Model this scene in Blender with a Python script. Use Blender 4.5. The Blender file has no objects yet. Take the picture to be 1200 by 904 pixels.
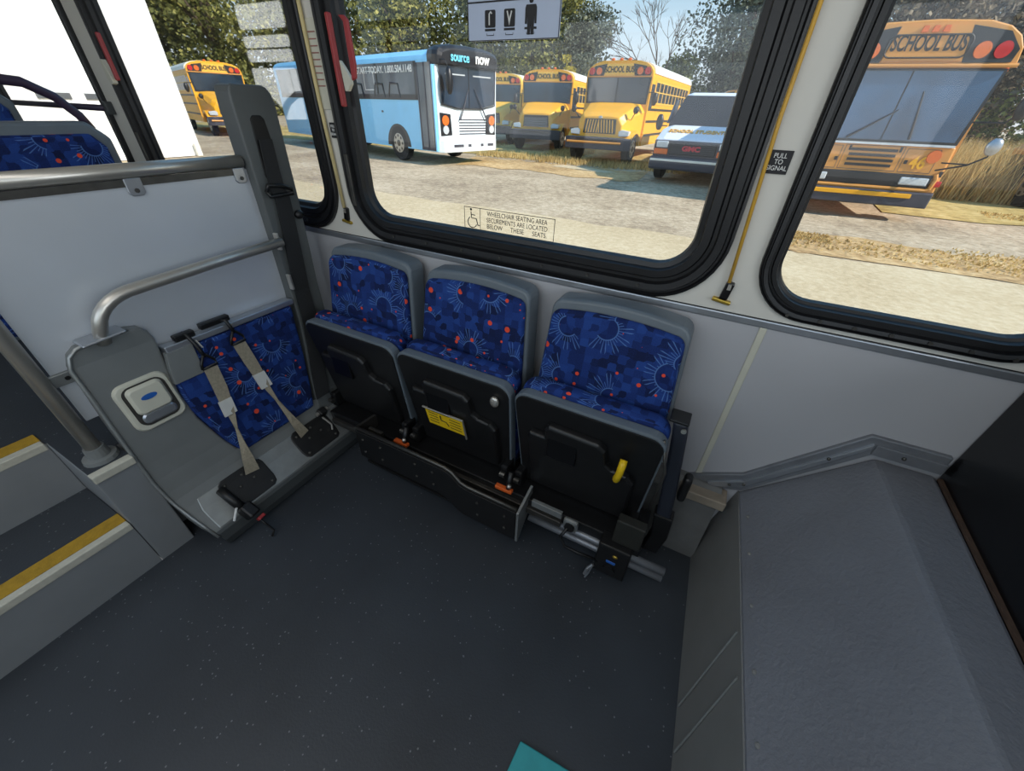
import bpy, bmesh, math, random
from mathutils import Vector, Matrix
random.seed(7)
SC = bpy.context.scene
COL = SC.collection
PI = math.pi
def rad(a): return a * PI / 180

# ------------------------------------------------------------------ materials
def s2l(c):
    return tuple((x / 255 / 12.92) if x / 255 <= .04045 else ((x / 255 + .055) / 1.055) ** 2.4 for x in c) + (1,)
class NT:
    def __init__(s, name):
        s.m = bpy.data.materials.new(name); s.m.use_nodes = True
        s.t = s.m.node_tree; s.n = s.t.nodes; s.l = s.t.links
        s.b = s.n['Principled BSDF']; s.out = s.n['Material Output']
    def node(s, typ, **kw):
        x = s.n.new(typ)
        for k, v in kw.items(): setattr(x, k, v)
        return x
    def link(s, a, b): s.l.new(a, b)
    def math(s, op, a, b=None, c=None):
        x = s.node('ShaderNodeMath', operation=op)
        for i, v in enumerate((a, b, c)):
            if v is None: continue
            if isinstance(v, (int, float)): x.inputs[i].default_value = v
            else: s.link(v, x.inputs[i])
        return x.outputs[0]
    def mix(s, f, a, b):
        x = s.node('ShaderNodeMix', data_type='RGBA')
        for i, v in ((0, f), (6, a), (7, b)):
            if isinstance(v, (int, float, tuple)): x.inputs[i].default_value = v
            else: s.link(v, x.inputs[i])
        return x.outputs[2]
    def ramp(s, f, stops):
        x = s.node('ShaderNodeValToRGB')
        e = x.color_ramp.elements
        while len(e) < len(stops): e.new(0.5)
        for i, (p, c) in enumerate(stops): e[i].position = p; e[i].color = c
        s.link(f, x.inputs[0]); return x.outputs[0]
    def noise(s, scale, detail=3, coord='Object', rough=.55):
        tc = s.node('ShaderNodeTexCoord'); x = s.node('ShaderNodeTexNoise')
        x.inputs['Scale'].default_value = scale; x.inputs['Detail'].default_value = detail
        x.inputs['Roughness'].default_value = rough
        s.link(tc.outputs[coord], x.inputs['Vector']); return x.outputs[0]
    def bump(s, h, strength, dist=.002):
        x = s.node('ShaderNodeBump'); x.inputs['Strength'].default_value = strength
        x.inputs['Distance'].default_value = dist
        s.link(h, x.inputs['Height']); s.link(x.outputs[0], s.b.inputs['Normal'])
    def set(s, rough=.5, metal=0, spec=.5):
        s.b.inputs['Roughness'].default_value = rough; s.b.inputs['Metallic'].default_value = metal
        s.b.inputs['Specular IOR Level'].default_value = spec; return s
def plain(name, col, rough=.5, metal=0, var=.08, scale=30, bump=0, bscale=200, spec=.5, bdist=.002):
    """procedural paint: a base colour broken up by a little noise"""
    t = NT(name).set(rough, metal, spec); c = s2l(col)
    lo = tuple(max(0, x * (1 - var)) for x in c[:3]) + (1,); hi = tuple(min(1, x * (1 + var)) for x in c[:3]) + (1,)
    t.link(t.ramp(t.noise(scale), [(.3, lo), (.7, hi)]), t.b.inputs['Base Color'])
    if bump: t.bump(t.noise(bscale, 2), bump, bdist)
    return t.m
M = {}
M['wall'] = plain('cream_wall_panel', (206, 203, 194), .45, var=.03, scale=3)
M['wall_low'] = plain('grey_wall_panel', (174, 174, 177), .5, var=.03, scale=2)
M['partition'] = plain('brushed_partition', (204, 209, 215), .36, .3, var=.04, scale=4)
M['trim'] = plain('aluminium_trim', (176, 180, 186), .3, .8, var=.08, scale=12)
M['trim_dull'] = plain('dull_aluminium', (140, 143, 148), .45, .6, var=.12, scale=14)
M['steel'] = plain('stainless_steel', (196, 192, 184), .32, .75, var=.06, scale=10)
M['steel_dark'] = plain('dark_steel', (92, 90, 86), .4, .8, var=.15, scale=25)
M['rubber'] = plain('black_rubber', (20, 20, 22), .42, var=.2, scale=20)
M['black'] = plain('black_plastic', (19, 19, 20), .42, var=.2, scale=40, bump=.25, bscale=500, bdist=.001)
M['black_gloss'] = plain('black_gloss', (9, 9, 11), .28, var=.3, scale=9)
M['shell'] = plain('grey_seat_shell', (98, 107, 114), .42, var=.05, scale=20)
M['unit'] = plain('grey_vinyl', (114, 117, 116), .45, var=.05, scale=12, bump=.15, bscale=700, bdist=.0006)
M['post'] = plain('grey_post_vinyl', (90, 94, 94), .45, var=.05, scale=12)
M['unit_dark'] = plain('grey_vinyl_dark', (66, 70, 71), .5, var=.06, scale=12)
M['cream'] = plain('cream_plastic', (196, 194, 178), .4, var=.05, scale=15)
M['alu_plate'] = plain('satin_plate', (150, 153, 152), .38, .6, var=.1, scale=18)
M['web'] = plain('beige_webbing', (150, 141, 122), .8, var=.15, scale=120, bump=.4, bscale=600)
M['web_black'] = plain('black_webbing', (36, 37, 38), .75, var=.15, scale=120, bump=.4, bscale=600)
M['white'] = plain('white_label', (205, 205, 200), .6, var=.05)
M['red'] = plain('red_plastic', (150, 44, 46), .4, var=.08)
M['orange'] = plain('orange_tag', (206, 92, 34), .5, var=.06)
M['yellow'] = plain('yellow_plastic', (226, 186, 24), .45, var=.06)
M['yellow_cord'] = plain('yellow_cord', (204, 158, 58), .5, var=.08)
M['pale_cord'] = plain('pale_cord', (206, 188, 136), .55, var=.08)
M['blue_badge'] = plain('blue_badge', (38, 92, 170), .35, var=.08)
M['ink'] = plain('black_ink', (22, 22, 26), .6, var=.1)
M['ink_white'] = plain('white_ink', (225, 225, 222), .6, var=.03)
M['brass'] = plain('brass', (190, 160, 70), .3, .8, var=.1)
M['teal'] = plain('teal_card', (52, 158, 162), .5, var=.06)
M['yellow_nose'] = plain('yellow_nosing', (168, 132, 34), .6, var=.14, scale=60, bump=.4, bscale=300)
M['step_edge'] = plain('pale_step_edge', (188, 185, 170), .6, var=.08, scale=60)
M['step_grey'] = plain('grey_step_vinyl', (128, 131, 133), .5, var=.05, scale=8)
M['sign'] = plain('pale_sign', (178, 190, 212), .5, var=.02)
M['dark_bracket'] = plain('dark_bracket', (40, 40, 36), .5, var=.15)
M['dirty'] = plain('scuffed_cove', (150, 138, 122), .55, .1, var=.16, scale=22)
M['cove'] = plain('grey_cove', (104, 104, 102), .6, var=.16, scale=10)
M['ceil'] = plain('ceiling_panel', (200, 200, 198), .6, var=.02)

def floor_mat():
    t = NT('speckled_floor').set(.48)
    base = t.ramp(t.noise(2.2, 4), [(.3, s2l((44, 48, 53))), (.7, s2l((56, 61, 67)))])
    tc = t.node('ShaderNodeTexCoord'); v = t.node('ShaderNodeTexVoronoi'); v.inputs['Scale'].default_value = 75
    t.link(tc.outputs['Object'], v.inputs['Vector'])
    sep = t.node('ShaderNodeSeparateColor'); t.link(v.outputs['Color'], sep.inputs[0])
    dot = t.math('MULTIPLY', t.math('LESS_THAN', v.outputs['Distance'], .17), t.math('GREATER_THAN', sep.outputs[0], .80))
    col = t.mix(t.math('MULTIPLY', dot, .55), base, s2l((134, 138, 140)))
    t.link(col, t.b.inputs['Base Color']); t.bump(t.noise(160, 2), .25, .002); return t.m
M['floor'] = floor_mat()
def box_mat():
    t = NT('textured_grey_coating').set(.5)
    t.link(t.ramp(t.noise(3, 3), [(.3, s2l((110, 112, 118))), (.7, s2l((122, 125, 132)))]), t.b.inputs['Base Color'])
    t.bump(t.noise(95, 3), .55, .004); return t.m
M['wheelbox'] = box_mat()
M['wheelbox_side'] = plain('grey_coating_side', (122, 122, 120), .55, var=.06, scale=8)

def fabric():
    t = NT('firework_fabric').set(.85, spec=.25)
    oi = t.node('ShaderNodeObjectInfo'); ad = t.node('ShaderNodeVectorMath', operation='MULTIPLY_ADD')
    t.link(oi.outputs['Location'], ad.inputs[0]); ad.inputs[1].default_value = (.83, .61, 0); t.link(t.node('ShaderNodeUVMap').outputs[0], ad.inputs[2]); uv = ad.outputs[0]
    def vor(scale, rnd, off=0):
        m = t.node('ShaderNodeMapping'); t.link(uv, m.inputs['Vector']); m.inputs['Location'].default_value = (off, off * 1.7, 0)
        v = t.node('ShaderNodeTexVoronoi', voronoi_dimensions='2D'); v.inputs['Scale'].default_value = scale
        v.inputs['Randomness'].default_value = rnd; t.link(m.outputs[0], v.inputs['Vector'])
        d = t.node('ShaderNodeVectorMath', operation='SUBTRACT'); t.link(m.outputs[0], d.inputs[0]); t.link(v.outputs['Position'], d.inputs[1])
        return v, d.outputs[0]
    # mottled blue squares
    chk = t.node('ShaderNodeTexVoronoi', voronoi_dimensions='2D', distance='CHEBYCHEV'); chk.inputs['Scale'].default_value = 42; chk.inputs['Randomness'].default_value = .55
    t.link(uv, chk.inputs['Vector']); cs = t.node('ShaderNodeSeparateColor'); t.link(chk.outputs['Color'], cs.inputs[0])
    nz = t.node('ShaderNodeTexNoise'); nz.inputs['Scale'].default_value = 320; t.link(uv, nz.inputs['Vector'])
    f = t.math('ADD', t.math('MULTIPLY', cs.outputs[0], .6), t.math('MULTIPLY', nz.outputs[0], .4))
    col = t.ramp(f, [(.2, s2l((13, 25, 62))), (.5, s2l((22, 45, 104))), (.8, s2l((32, 64, 132)))])
    v, d = vor(6.8, .8, .33)
    sx = t.node('ShaderNodeSeparateXYZ'); t.link(d, sx.inputs[0])
    r = t.node('ShaderNodeVectorMath', operation='LENGTH'); t.link(d, r.inputs[0]); r = r.outputs['Value']
    ang = t.math('ARCTAN2', sx.outputs[1], sx.outputs[0])
    vc = t.node('ShaderNodeSeparateColor'); t.link(v.outputs['Color'], vc.inputs[0])
    turn = t.math('MULTIPLY', vc.outputs[0], 6.283)
    half = t.math('GREATER_THAN', t.math('COSINE', t.math('ADD', ang, turn)), -.25)
    ray = t.math('GREATER_THAN', t.math('SINE', t.math('MULTIPLY', ang, 34)), .72)
    rin = t.math('ADD', .024, t.math('MULTIPLY', vc.outputs[1], .016))
    rout = t.math('ADD', .062, t.math('MULTIPLY', t.math('SINE', t.math('MULTIPLY', ang, 11.3)), .016))
    ring = t.math('LESS_THAN', t.math('ABSOLUTE', t.math('SUBTRACT', r, rin)), .0016)
    inray = t.math('MULTIPLY', t.math('GREATER_THAN', r, rin), t.math('LESS_THAN', r, rout))
    rays = t.math('MULTIPLY', t.math('MAXIMUM', t.math('MULTIPLY', ray, inray), ring), half)
    inner = t.math('LESS_THAN', r, rin)
    col = t.mix(t.math('MULTIPLY', t.math('MULTIPLY', inner, half), .55), col, s2l((14, 30, 80)))
    col = t.mix(t.math('MULTIPLY', rays, .6), col, s2l((92, 130, 190)))
    v2, d2 = vor(17, .95, 1.1)
    c2 = t.node('ShaderNodeSeparateColor'); t.link(v2.outputs['Color'], c2.inputs[0])
    rr = t.node('ShaderNodeVectorMath', operation='LENGTH'); t.link(d2, rr.inputs[0])
    size = t.math('MULTIPLY', t.math('SUBTRACT', c2.outputs[0], .45), .0165)
    dot = t.math('LESS_THAN', rr.outputs['Value'], size)
    col = t.mix(dot, col, s2l((214, 74, 52)))
    t.link(col, t.b.inputs['Base Color']); t.bump(nz.outputs[0], .3, .001)
    return t.m
M['fabric'] = fabric()
def glass_mat(name, tint=(1, 1, 1, 1), refl=.07):
    t = NT(name)
    tr = t.node('ShaderNodeBsdfTransparent'); tr.inputs[0].default_value = tint
    gl = t.node('ShaderNodeBsdfGlossy'); gl.inputs['Roughness'].default_value = .02
    lw = t.node('ShaderNodeLayerWeight'); lw.inputs[0].default_value = .25
    f = t.math('ADD', t.math('MULTIPLY', lw.outputs['Fresnel'], .27), refl * .35)
    mx = t.node('ShaderNodeMixShader'); t.link(f, mx.inputs[0]); t.link(tr.outputs[0], mx.inputs[1]); t.link(gl.outputs[0], mx.inputs[2])
    t.link(mx.outputs[0], t.out.inputs[0]); return t.m
M['glass'] = glass_mat('window_glass')
# outdoors
M['bus_yellow'] = plain('school_bus_yellow', (242, 174, 30), .4, var=.05, scale=3)
M['bus_yellow2'] = plain('school_bus_pale_yellow', (240, 188, 70), .4, var=.05, scale=3)
M['bus_orange'] = plain('school_bus_orange', (216, 150, 72), .42, var=.05, scale=3)
M['bus_white'] = plain('bus_roof_white', (235, 232, 220), .4, var=.04)
M['bus_blue'] = plain('sky_blue_paint', (136, 206, 248), .3, var=.05, scale=2)
M['bus_front_white'] = plain('pale_blue_white_paint', (226, 238, 245), .3, var=.03)
M['bus_black'] = plain('bus_black', (30, 30, 34), .4, var=.15, scale=8)
M['bus_grey'] = plain('bumper_grey', (62, 62, 72), .5, var=.12, scale=5)
M['bus_glass'] = plain('vehicle_glass', (42, 54, 68), .08, .0, var=.5, scale=1.1, spec=.9)
M['bus_glass_blue'] = plain('windshield_glass', (50, 84, 118), .06, 0, var=.4, scale=1.1, spec=.9)
M['bus_glass_grey'] = plain('tinted_side_glass', (104, 108, 112), .1, 0, var=.3, scale=1.2, spec=.8)
M['lens_clear'] = plain('clear_lens', (206, 212, 216), .15, .2, var=.1, scale=40)
M['lens_red'] = plain('red_lens', (196, 40, 40), .2, var=.15)
M['lens_amber'] = plain('amber_lens', (224, 110, 44), .2, var=.15)
M['tyre'] = plain('tyre_rubber', (26, 26, 27), .8, var=.2, scale=30)
M['rim'] = plain('wheel_rim', (186, 182, 172), .35, .6, var=.15, scale=14)
M['van_white'] = plain('van_white', (226, 230, 238), .35, var=.03)
M['lettering_gold'] = plain('gold_lettering', (214, 160, 40), .5, var=.06)
M['number_gold'] = plain('number_gold', (240, 176, 30), .5, var=.06)
M['lettering_red'] = plain('red_badge', (206, 60, 72), .4, var=.05)
M['lettering_cyan'] = plain('cyan_lettering', (120, 215, 240), .5, var=.04)
M['bark'] = plain('bark', (84, 72, 60), .9, var=.25, scale=10)
def siding():
    t = NT('white_ribbed_siding').set(.5)
    tc = t.node('ShaderNodeTexCoord'); s = t.node('ShaderNodeSeparateXYZ'); t.link(tc.outputs['Object'], s.inputs[0])
    w = t.math('SINE', t.math('MULTIPLY', t.math('ADD', s.outputs[1], s.outputs[0]), 20.9))
    t.link(t.mix(t.math('GREATER_THAN', w, .93), s2l((248, 248, 246)), s2l((226, 230, 234))), t.b.inputs['Base Color'])
    t.bump(w, .3, .02); return t.m
M['siding'] = siding()
def foliage(name, dark, mid, light):
    t = NT(name).set(.7)
    g = t.node('ShaderNodeNewGeometry')
    f = t.math('ADD', t.math('MULTIPLY', g.outputs['Random Per Island'], .6), t.math('MULTIPLY', t.noise(.55, 3), .5))
    t.link(t.ramp(f, [(.2, s2l(dark)), (.55, s2l(mid)), (.9, s2l(light))]), t.b.inputs['Base Color'])
    tl = t.node('ShaderNodeBsdfTranslucent'); mx = t.node('ShaderNodeMixShader'); mx.inputs[0].default_value = .4
    t.link(t.b.inputs['Base Color'].links[0].from_socket, tl.inputs[0])
    t.link(t.b.outputs[0], mx.inputs[1]); t.link(tl.outputs[0], mx.inputs[2]); t.link(mx.outputs[0], t.out.inputs[0])
    return t.m
M['leaf_olive'] = foliage('olive_leaves', (60, 66, 38), (126, 130, 70), (208, 200, 116))
M['leaf_green'] = foliage('green_leaves', (54, 62, 42), (104, 114, 72), (168, 172, 104))
M['leaf_grey'] = foliage('grey_green_leaves', (54, 62, 56), (104, 114, 98), (158, 162, 136))
M['leaf_brown'] = foliage('brown_leaves', (62, 54, 46), (120, 106, 86), (172, 156, 128))
M['leaf_yellow'] = foliage('yellow_leaves', (120, 110, 36), (196, 178, 60), (226, 206, 96))
M['dry_grass'] = foliage('dry_grass', (150, 122, 72), (204, 174, 112), (236, 214, 156))
def ground_mat(name, c1, c2, c3, scale, bump=.5):
    t = NT(name).set(.9, spec=.2)
    big = t.noise(.55, 5); fine = t.noise(scale, 3, rough=.7)
    f = t.math('ADD', t.math('MULTIPLY', big, .45), t.math('MULTIPLY', fine, .55))
    t.link(t.ramp(f, [(.36, s2l(c1)), (.5, s2l(c2)), (.64, s2l(c3))]), t.b.inputs['Base Color'])
    t.bump(fine, bump, .03); return t.m
M['concrete'] = ground_mat('pale_concrete', (190, 168, 132), (209, 188, 152), (222, 204, 170), 14, .2)
M['gravel'] = ground_mat('grey_gravel', (146, 128, 106), (188, 168, 140), (216, 198, 170), 9, .6)
M['dirt'] = ground_mat('tan_dirt', (150, 118, 80), (198, 164, 116), (226, 198, 150), 7, .6)
M['straw'] = ground_mat('straw_ground', (150, 128, 80), (190, 166, 104), (216, 194, 136), 5, .6)

# ------------------------------------------------------------------ mesh builder
class MB:
    def __init__(s): s.bm = bmesh.new()
    def add(s, verts, faces):
        vs = [s.bm.verts.new(v) for v in verts]
        for f in faces:
            try: s.bm.faces.new([vs[i] for i in f])
            except ValueError: pass
        return s
    def box(s, x0, x1, y0, y1, z0, z1):
        v = [(x, y, z) for z in (z0, z1) for y in (y0, y1) for x in (x0, x1)]
        return s.add(v, [(0, 2, 3, 1), (4, 5, 7, 6), (0, 1, 5, 4), (2, 6, 7, 3), (0, 4, 6, 2), (1, 3, 7, 5)])
    def obox(s, c, size, rot=(0, 0, 0)):
        from mathutils import Euler
        R = Euler(rot).to_matrix(); c = Vector(c); h = [a / 2 for a in size]
        v = [c + R @ Vector((x * h[0], y * h[1], z * h[2])) for z in (-1, 1) for y in (-1, 1) for x in (-1, 1)]
        return s.add(v, [(0, 2, 3, 1), (4, 5, 7, 6), (0, 1, 5, 4), (2, 6, 7, 3), (0, 4, 6, 2), (1, 3, 7, 5)])
    def loft(s, rings, cap=True, closed=True):
        """rings of equal point count, joined in order"""
        n = len(rings[0]); v = [p for r in rings for p in r]; f = []
        for i in range(len(rings) - 1):
            for j in range(n if closed else n - 1):
                a = i * n + j; b = i * n + (j + 1) % n
                f.append((a, b, b + n, a + n))
        if cap: f.append(tuple(range(n - 1, -1, -1))); f.append(tuple((len(rings) - 1) * n + j for j in range(n)))
        return s.add(v, f)
    def tube(s, path, r, n=12, cap=True):
        P = [Vector(p) for p in path]; rings = []; up = None
        for i, p in enumerate(P):
            d = (P[min(i + 1, len(P) - 1)] - P[max(i - 1, 0)]).normalized()
            if up is None:
                up = Vector((0, 0, 1)) if abs(d.z) < .9 else Vector((1, 0, 0))
            a = d.cross(up)
            if a.length < 1e-4: a = d.cross(Vector((0, 1, 0)))
            a.normalize(); b = a.cross(d).normalized(); up = b
            rr = r[i] if isinstance(r, (list, tuple)) else r
            rings.append([p + a * math.cos(2 * PI * k / n) * rr + b * math.sin(2 * PI * k / n) * rr for k in range(n)])
        return s.loft(rings, cap)
    def cyl(s, p0, p1, r, n=16): return s.tube([p0, p1], r, n)
    def prism(s, pts, axis, a, b):
        """closed 2-D outline pushed from a to b along axis (x: (y,z), y: (x,z), z: (x,y))"""
        def mk(p, t): return {'x': (t, p[0], p[1]), 'y': (p[0], t, p[1]), 'z': (p[0], p[1], t)}[axis]
        return s.loft([[mk(p, a) for p in pts], [mk(p, b) for p in pts]])
    def ell(s, c, r, n=12, m=8):
        rings = []
        for i in range(1, m):
            t = PI * i / m
            rings.append([(c[0] + r[0] * math.sin(t) * math.cos(2 * PI * k / n), c[1] + r[1] * math.sin(t) * math.sin(2 * PI * k / n), c[2] + r[2] * math.cos(t)) for k in range(n)])
        return s.loft(rings)
    def build(s, name, mat, parent=None, bevel=0, smooth=False, world=True, seg=2, weld=True, solid=0, sub=0):
        bm = s.bm
        if weld: bmesh.ops.remove_doubles(bm, verts=bm.verts, dist=1e-5)
        bmesh.ops.recalc_face_normals(bm, faces=bm.faces)
        off = Vector()
        if world:
            q = parent
            while q is not None: off += q.location; q = q.parent
        uvl = bm.loops.layers.uv.new('UVMap')
        for f in bm.faces:
            n = f.normal; ax = max(range(3), key=lambda i: abs(n[i]))
            for lp in f.loops:
                c = lp.vert.co
                lp[uvl].uv = (c.y, c.z) if ax == 0 else (c.x, c.z) if ax == 1 else (c.x, c.y)
            f.smooth = smooth
        for v in bm.verts: v.co -= off
        me = bpy.data.meshes.new(name); bm.to_mesh(me); bm.free()
        me.materials.append(mat if not isinstance(mat, str) else M[mat])
        o = bpy.data.objects.new(name, me); COL.objects.link(o)
        if parent is not None: o.parent = parent
        if solid:
            sm = o.modifiers.new('solid', 'SOLIDIFY'); sm.thickness = solid; sm.offset = 0
        if bevel:
            b = o.modifiers.new('bevel', 'BEVEL'); b.width = bevel; b.segments = seg; b.limit_method = 'ANGLE'; b.angle_limit = rad(40)
            b.harden_normals = False
        if sub:
            b = o.modifiers.new('sub', 'SUBSURF'); b.levels = sub; b.render_levels = sub
        return o
def tag(o, label=None, cat=None, group=None, kind=None):
    if label: o['label'] = label
    if cat: o['category'] = cat
    if group: o['group'] = group
    if kind: o['kind'] = kind
    return o
def thing(name, label, cat, loc=(0, 0, 0), rz=0, group=None):
    o = bpy.data.objects.new(name, None); COL.objects.link(o); o.empty_display_size = .1
    o.location = loc; o.rotation_euler = (0, 0, rz); return tag(o, label, cat, group)
def dup(o, parent=None):
    c = o.copy(); COL.objects.link(c); c.parent = parent
    for ch in list(o.children): dup(ch, c)
    return c
def struct(o): o['kind'] = 'structure'; return o
def each(name, mat, parent, makers, **kw):
    return [mk(MB()).build(name, mat, parent, **kw) for mk in makers]
def rrect(x0, x1, z0, z1, r, n=8):
    out = []
    for cx, cz, a0 in ((x1 - r, z1 - r, 0), (x0 + r, z1 - r, 90), (x0 + r, z0 + r, 180), (x1 - r, z0 + r, 270)):
        for k in range(n + 1):
            a = rad(a0 + 90 * k / n); out.append((cx + r * math.cos(a), cz + r * math.sin(a)))
    return out
def text(body, name, mat, size, M4, parent, align='CENTER', sx=1, ext=.0015, spacing=1, bold=0, world=True):
    """flat lettering as a mesh; M4 places it (text lies in the local xy plane, facing +z)"""
    cu = bpy.data.curves.new(name, 'FONT'); cu.body = body; cu.size = size; cu.align_x = align; cu.align_y = 'CENTER'
    cu.extrude = ext; cu.space_character = spacing; cu.offset = bold
    to = bpy.data.objects.new('tmp', cu); COL.objects.link(to)
    dg = bpy.context.evaluated_depsgraph_get(); dg.update()
    me = bpy.data.meshes.new_from_object(to.evaluated_get(dg)); bpy.data.objects.remove(to)
    me.name = name; me.transform(Matrix.Diagonal((sx, 1, 1, 1))); me.transform(M4)
    if world:
        off = Vector(); q = parent
        while q is not None: off += q.location; q = q.parent
        me.transform(Matrix.Translation(-off))
    me.materials.clear(); me.materials.append(M[mat])
    o = bpy.data.objects.new(name, me); COL.objects.link(o); o.parent = parent; return o
def face_my(x, y, z, tilt=0): # lettering that faces -y
    return Matrix.Translation((x, y, z)) @ Matrix.Rotation(PI / 2, 4, 'X') @ Matrix.Rotation(tilt, 4, 'Z')

# ------------------------------------------------------------------ camera
CAMP = Vector((0, -1.087, 1.3)); yaw, pitch, roll, FPX = .469973366, .620629770, .0344771187, 453.9
fw = Vector((-math.sin(yaw) * math.cos(pitch), math.cos(yaw) * math.cos(pitch), -math.sin(pitch)))
rt = Vector((math.cos(yaw), math.sin(yaw), 0)); up = rt.cross(fw)
r2 = rt * math.cos(roll) + up * math.sin(roll); u2 = -rt * math.sin(roll) + up * math.cos(roll)
cd = bpy.data.cameras.new('camera'); cam = bpy.data.objects.new('camera', cd); COL.objects.link(cam)
mt = Matrix((r2, u2, -fw)).transposed().to_4x4(); mt.translation = CAMP; cam.matrix_world = mt
cd.sensor_width = 36; cd.sensor_fit = 'HORIZONTAL'; cd.lens = 36 * FPX / 1200; cd.clip_start = .03; cd.clip_end = 500
SC.camera = cam

# ------------------------------------------------------------------ the setting: bus shell
YB = -2.35          # opposite wall
XR, XL = 1.9, -6.2  # front and rear ends of the shell
ZC = 2.16
def wall_with_holes(name, x0, x1, z0, z1, holes, y, mat, thick=.04):
    bm = bmesh.new()
    def loop(pts):
        vs = [bm.verts.new((p[0], y, p[1])) for p in pts]
        return [bm.edges.new((vs[i], vs[(i + 1) % len(vs)])) for i in range(len(vs))]
    ed = loop([(x0, z0), (x1, z0), (x1, z1), (x0, z1)])
    for h in holes: ed += loop(h)
    bmesh.ops.triangle_fill(bm, use_beauty=True, use_dissolve=False, edges=ed)
    b = MB(); b.bm = bm
    return struct(b.build(name, mat, None))
WT = 1.90
GLASS = {'window_1': (-3.95, -2.80), 'window_2': (-2.49, -1.375), 'window_3': (-1.147, -.060), 'window_4': (.140, .645)}
ZG = .974
def sill(nm): return .945 if nm == 'window_4' else ZG
def fwk(nm): return .52 if nm == 'window_4' else 1   # the right window has a slimmer frame
holes = [rrect(a - .062 * fwk(q), b + .062 * fwk(q), sill(q) - .062 * fwk(q), WT + .062, .13) for q, (a, b) in GLASS.items()]
wall = wall_with_holes('wall_back', XL, XR, .88, ZC, holes, -.001, 'wall', .03)
struct(MB().box(XL, XR, .0, .06, .0, .868).build('wall_back', 'wall_low'))
for nm, (a, b) in GLASS.items():
    f = MB(); rings = []; ZG = sill(nm)
    prof = [(-.004, .03), (0, .014), (.012, .010), (.016, -.004), (.034, -.004), (.038, .002), (.046, .002), (.05, -.014), (.066, -.016), (.069, -.008), (.074, -.008), (.078, -.015), (.084, -.012), (.087, .035)]
    for off, y in prof:
        off *= fwk(nm)
        rings.append([(p[0], y, p[1]) for p in rrect(a - off, b + off, ZG - off, WT + off, .085 + off, 10)])
    f.loft(rings, cap=False)
    fr = struct(f.build(nm, 'rubber', smooth=False))
    struct_p = MB().prism(rrect(a - .01, b + .01, ZG - .01, WT + .01, .09, 10), 'y', .024, .028).build('pane', 'glass', fr)
    # screw heads on the lower frame
    for k in range(7):
        x = a + (b - a) * (k + .75) / 7.5
        MB().cyl((x, -.0175, ZG - .058 * fwk(nm)), (x, -.0135, ZG - .058 * fwk(nm)), .0045, 8).build('screw', 'steel_dark', fr)
    if nm in ('window_2', 'window_3'):
        hx = a - .012 if nm == 'window_3' else a + .012
        MB().box(hx - .007, hx + .007, -.03, -.014, 1.29 if nm == 'window_3' else 1.35, 1.505).build('release_bar', 'red', fr, bevel=.004)
        if nm == 'window_3':
            MB().prism([(-1.088, 1.492), (-1.066, 1.491), (-1.054, 1.482), (-1.051, 1.389), (-1.057, 1.357), (-1.074, 1.352), (-1.073, 1.384), (-1.072, 1.478)], 'y', -.056, -.048).build('release_handle', 'red', fr, bevel=.003)
            MB().prism([(-1.122, 1.40), (-1.108, 1.385), (-1.09, 1.36), (-1.09, 1.345), (-1.106, 1.328), (-1.118, 1.328)], 'y', -.046, -.034).build('latch_bracket', 'cream', fr, bevel=.002)
        else:
            MB().prism([(hx - .04, 1.42), (hx - .03, 1.42), (hx - .012, 1.365), (hx - .012, 1.34), (hx - .03, 1.335), (hx - .05, 1.355)], 'y', -.04, -.02).build('latch_bracket', 'cream', fr, bevel=.003)
        MB().box(a - .062, a - .046, -.02, -.012, 1.0, 1.16).build('lower_track', 'steel_dark', fr, bevel=.002)
ZG = .974
# pillar recess between the second and third windows
t = thing('pillar_groove_panel', 'narrow cream ribbed panel with red fine print high on the pillar between two windows', 'panel', (-1.262, -.001, 1.5))
MB().box(-1.290, -1.238, -.004, .0, 1.28, 1.50).build('panel', 'cream', t, bevel=.003)
b = MB()
for k in range(9): b.box(-1.275, -1.245, -.0052, -.004, 1.34 + k * .016, 1.343 + k * .016)
b.build('fine_print', plain('faded_red_print', (150, 100, 92), .6), t)
# trims
struct(MB().box(XL, XR, -.006, .04, .866, .886).build('trim_1', 'trim', bevel=.003))
struct(MB().box(.150, .167, -.004, .01, .29, .866).build('trim_2', 'cream', bevel=.002))
struct(MB().box(XL, XR, -.002, .03, .886, .8885).build('trim_3', 'rubber'))
struct(MB().box(.655, .672, -.012, .01, .55, .866).build('trim_4', 'cream', bevel=.003))
# floor, plinth, ceiling, far walls
struct(MB().box(-1.378, XR, YB, .0, -.08, 0).box(-1.48, -1.378, -.884, .0, -.08, 0).build('floor', 'floor'))
struct(MB().prism([(.0, .315), (-.02, .31), (-.066, .275), (-.066, .262), (-.06, .255), (-.082, .0), (0, 0)], 'x', -1.22, .24).build('baseboard_back', 'cove'))
struct(MB().box(.115, .258, -.072, -.004, .264, .30).build('baseboard_cap', 'dirty', bevel=.004))
struct(MB().box(XL, XR, YB, .06, ZC, ZC + .05).build('ceiling', 'ceil'))
oh = [rrect(a, b, z0, z1, .03, 3) for a, b in ((-5.12, -4.40), (-3.42, -2.65), (-2.45, -1.5), (-1.2, 0), (.2, 1.4)) for z0, z1 in ((1.0, 1.58), (1.63, 1.73), (1.745, 1.84), (1.89, 2.08))]
wall_with_holes('wall_front', XL, XR, 0, ZC, oh, YB, 'wall', .03)
struct(MB().box(XR, XR + .05, YB, .06, 0, ZC).build('wall_right_sun_block', 'wall'))  # unseen solid front end without a windshield, added to block the sun
struct(MB().box(XL - .05, XL, YB, .06, 0, ZC).build('wall_left', 'wall'))
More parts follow.
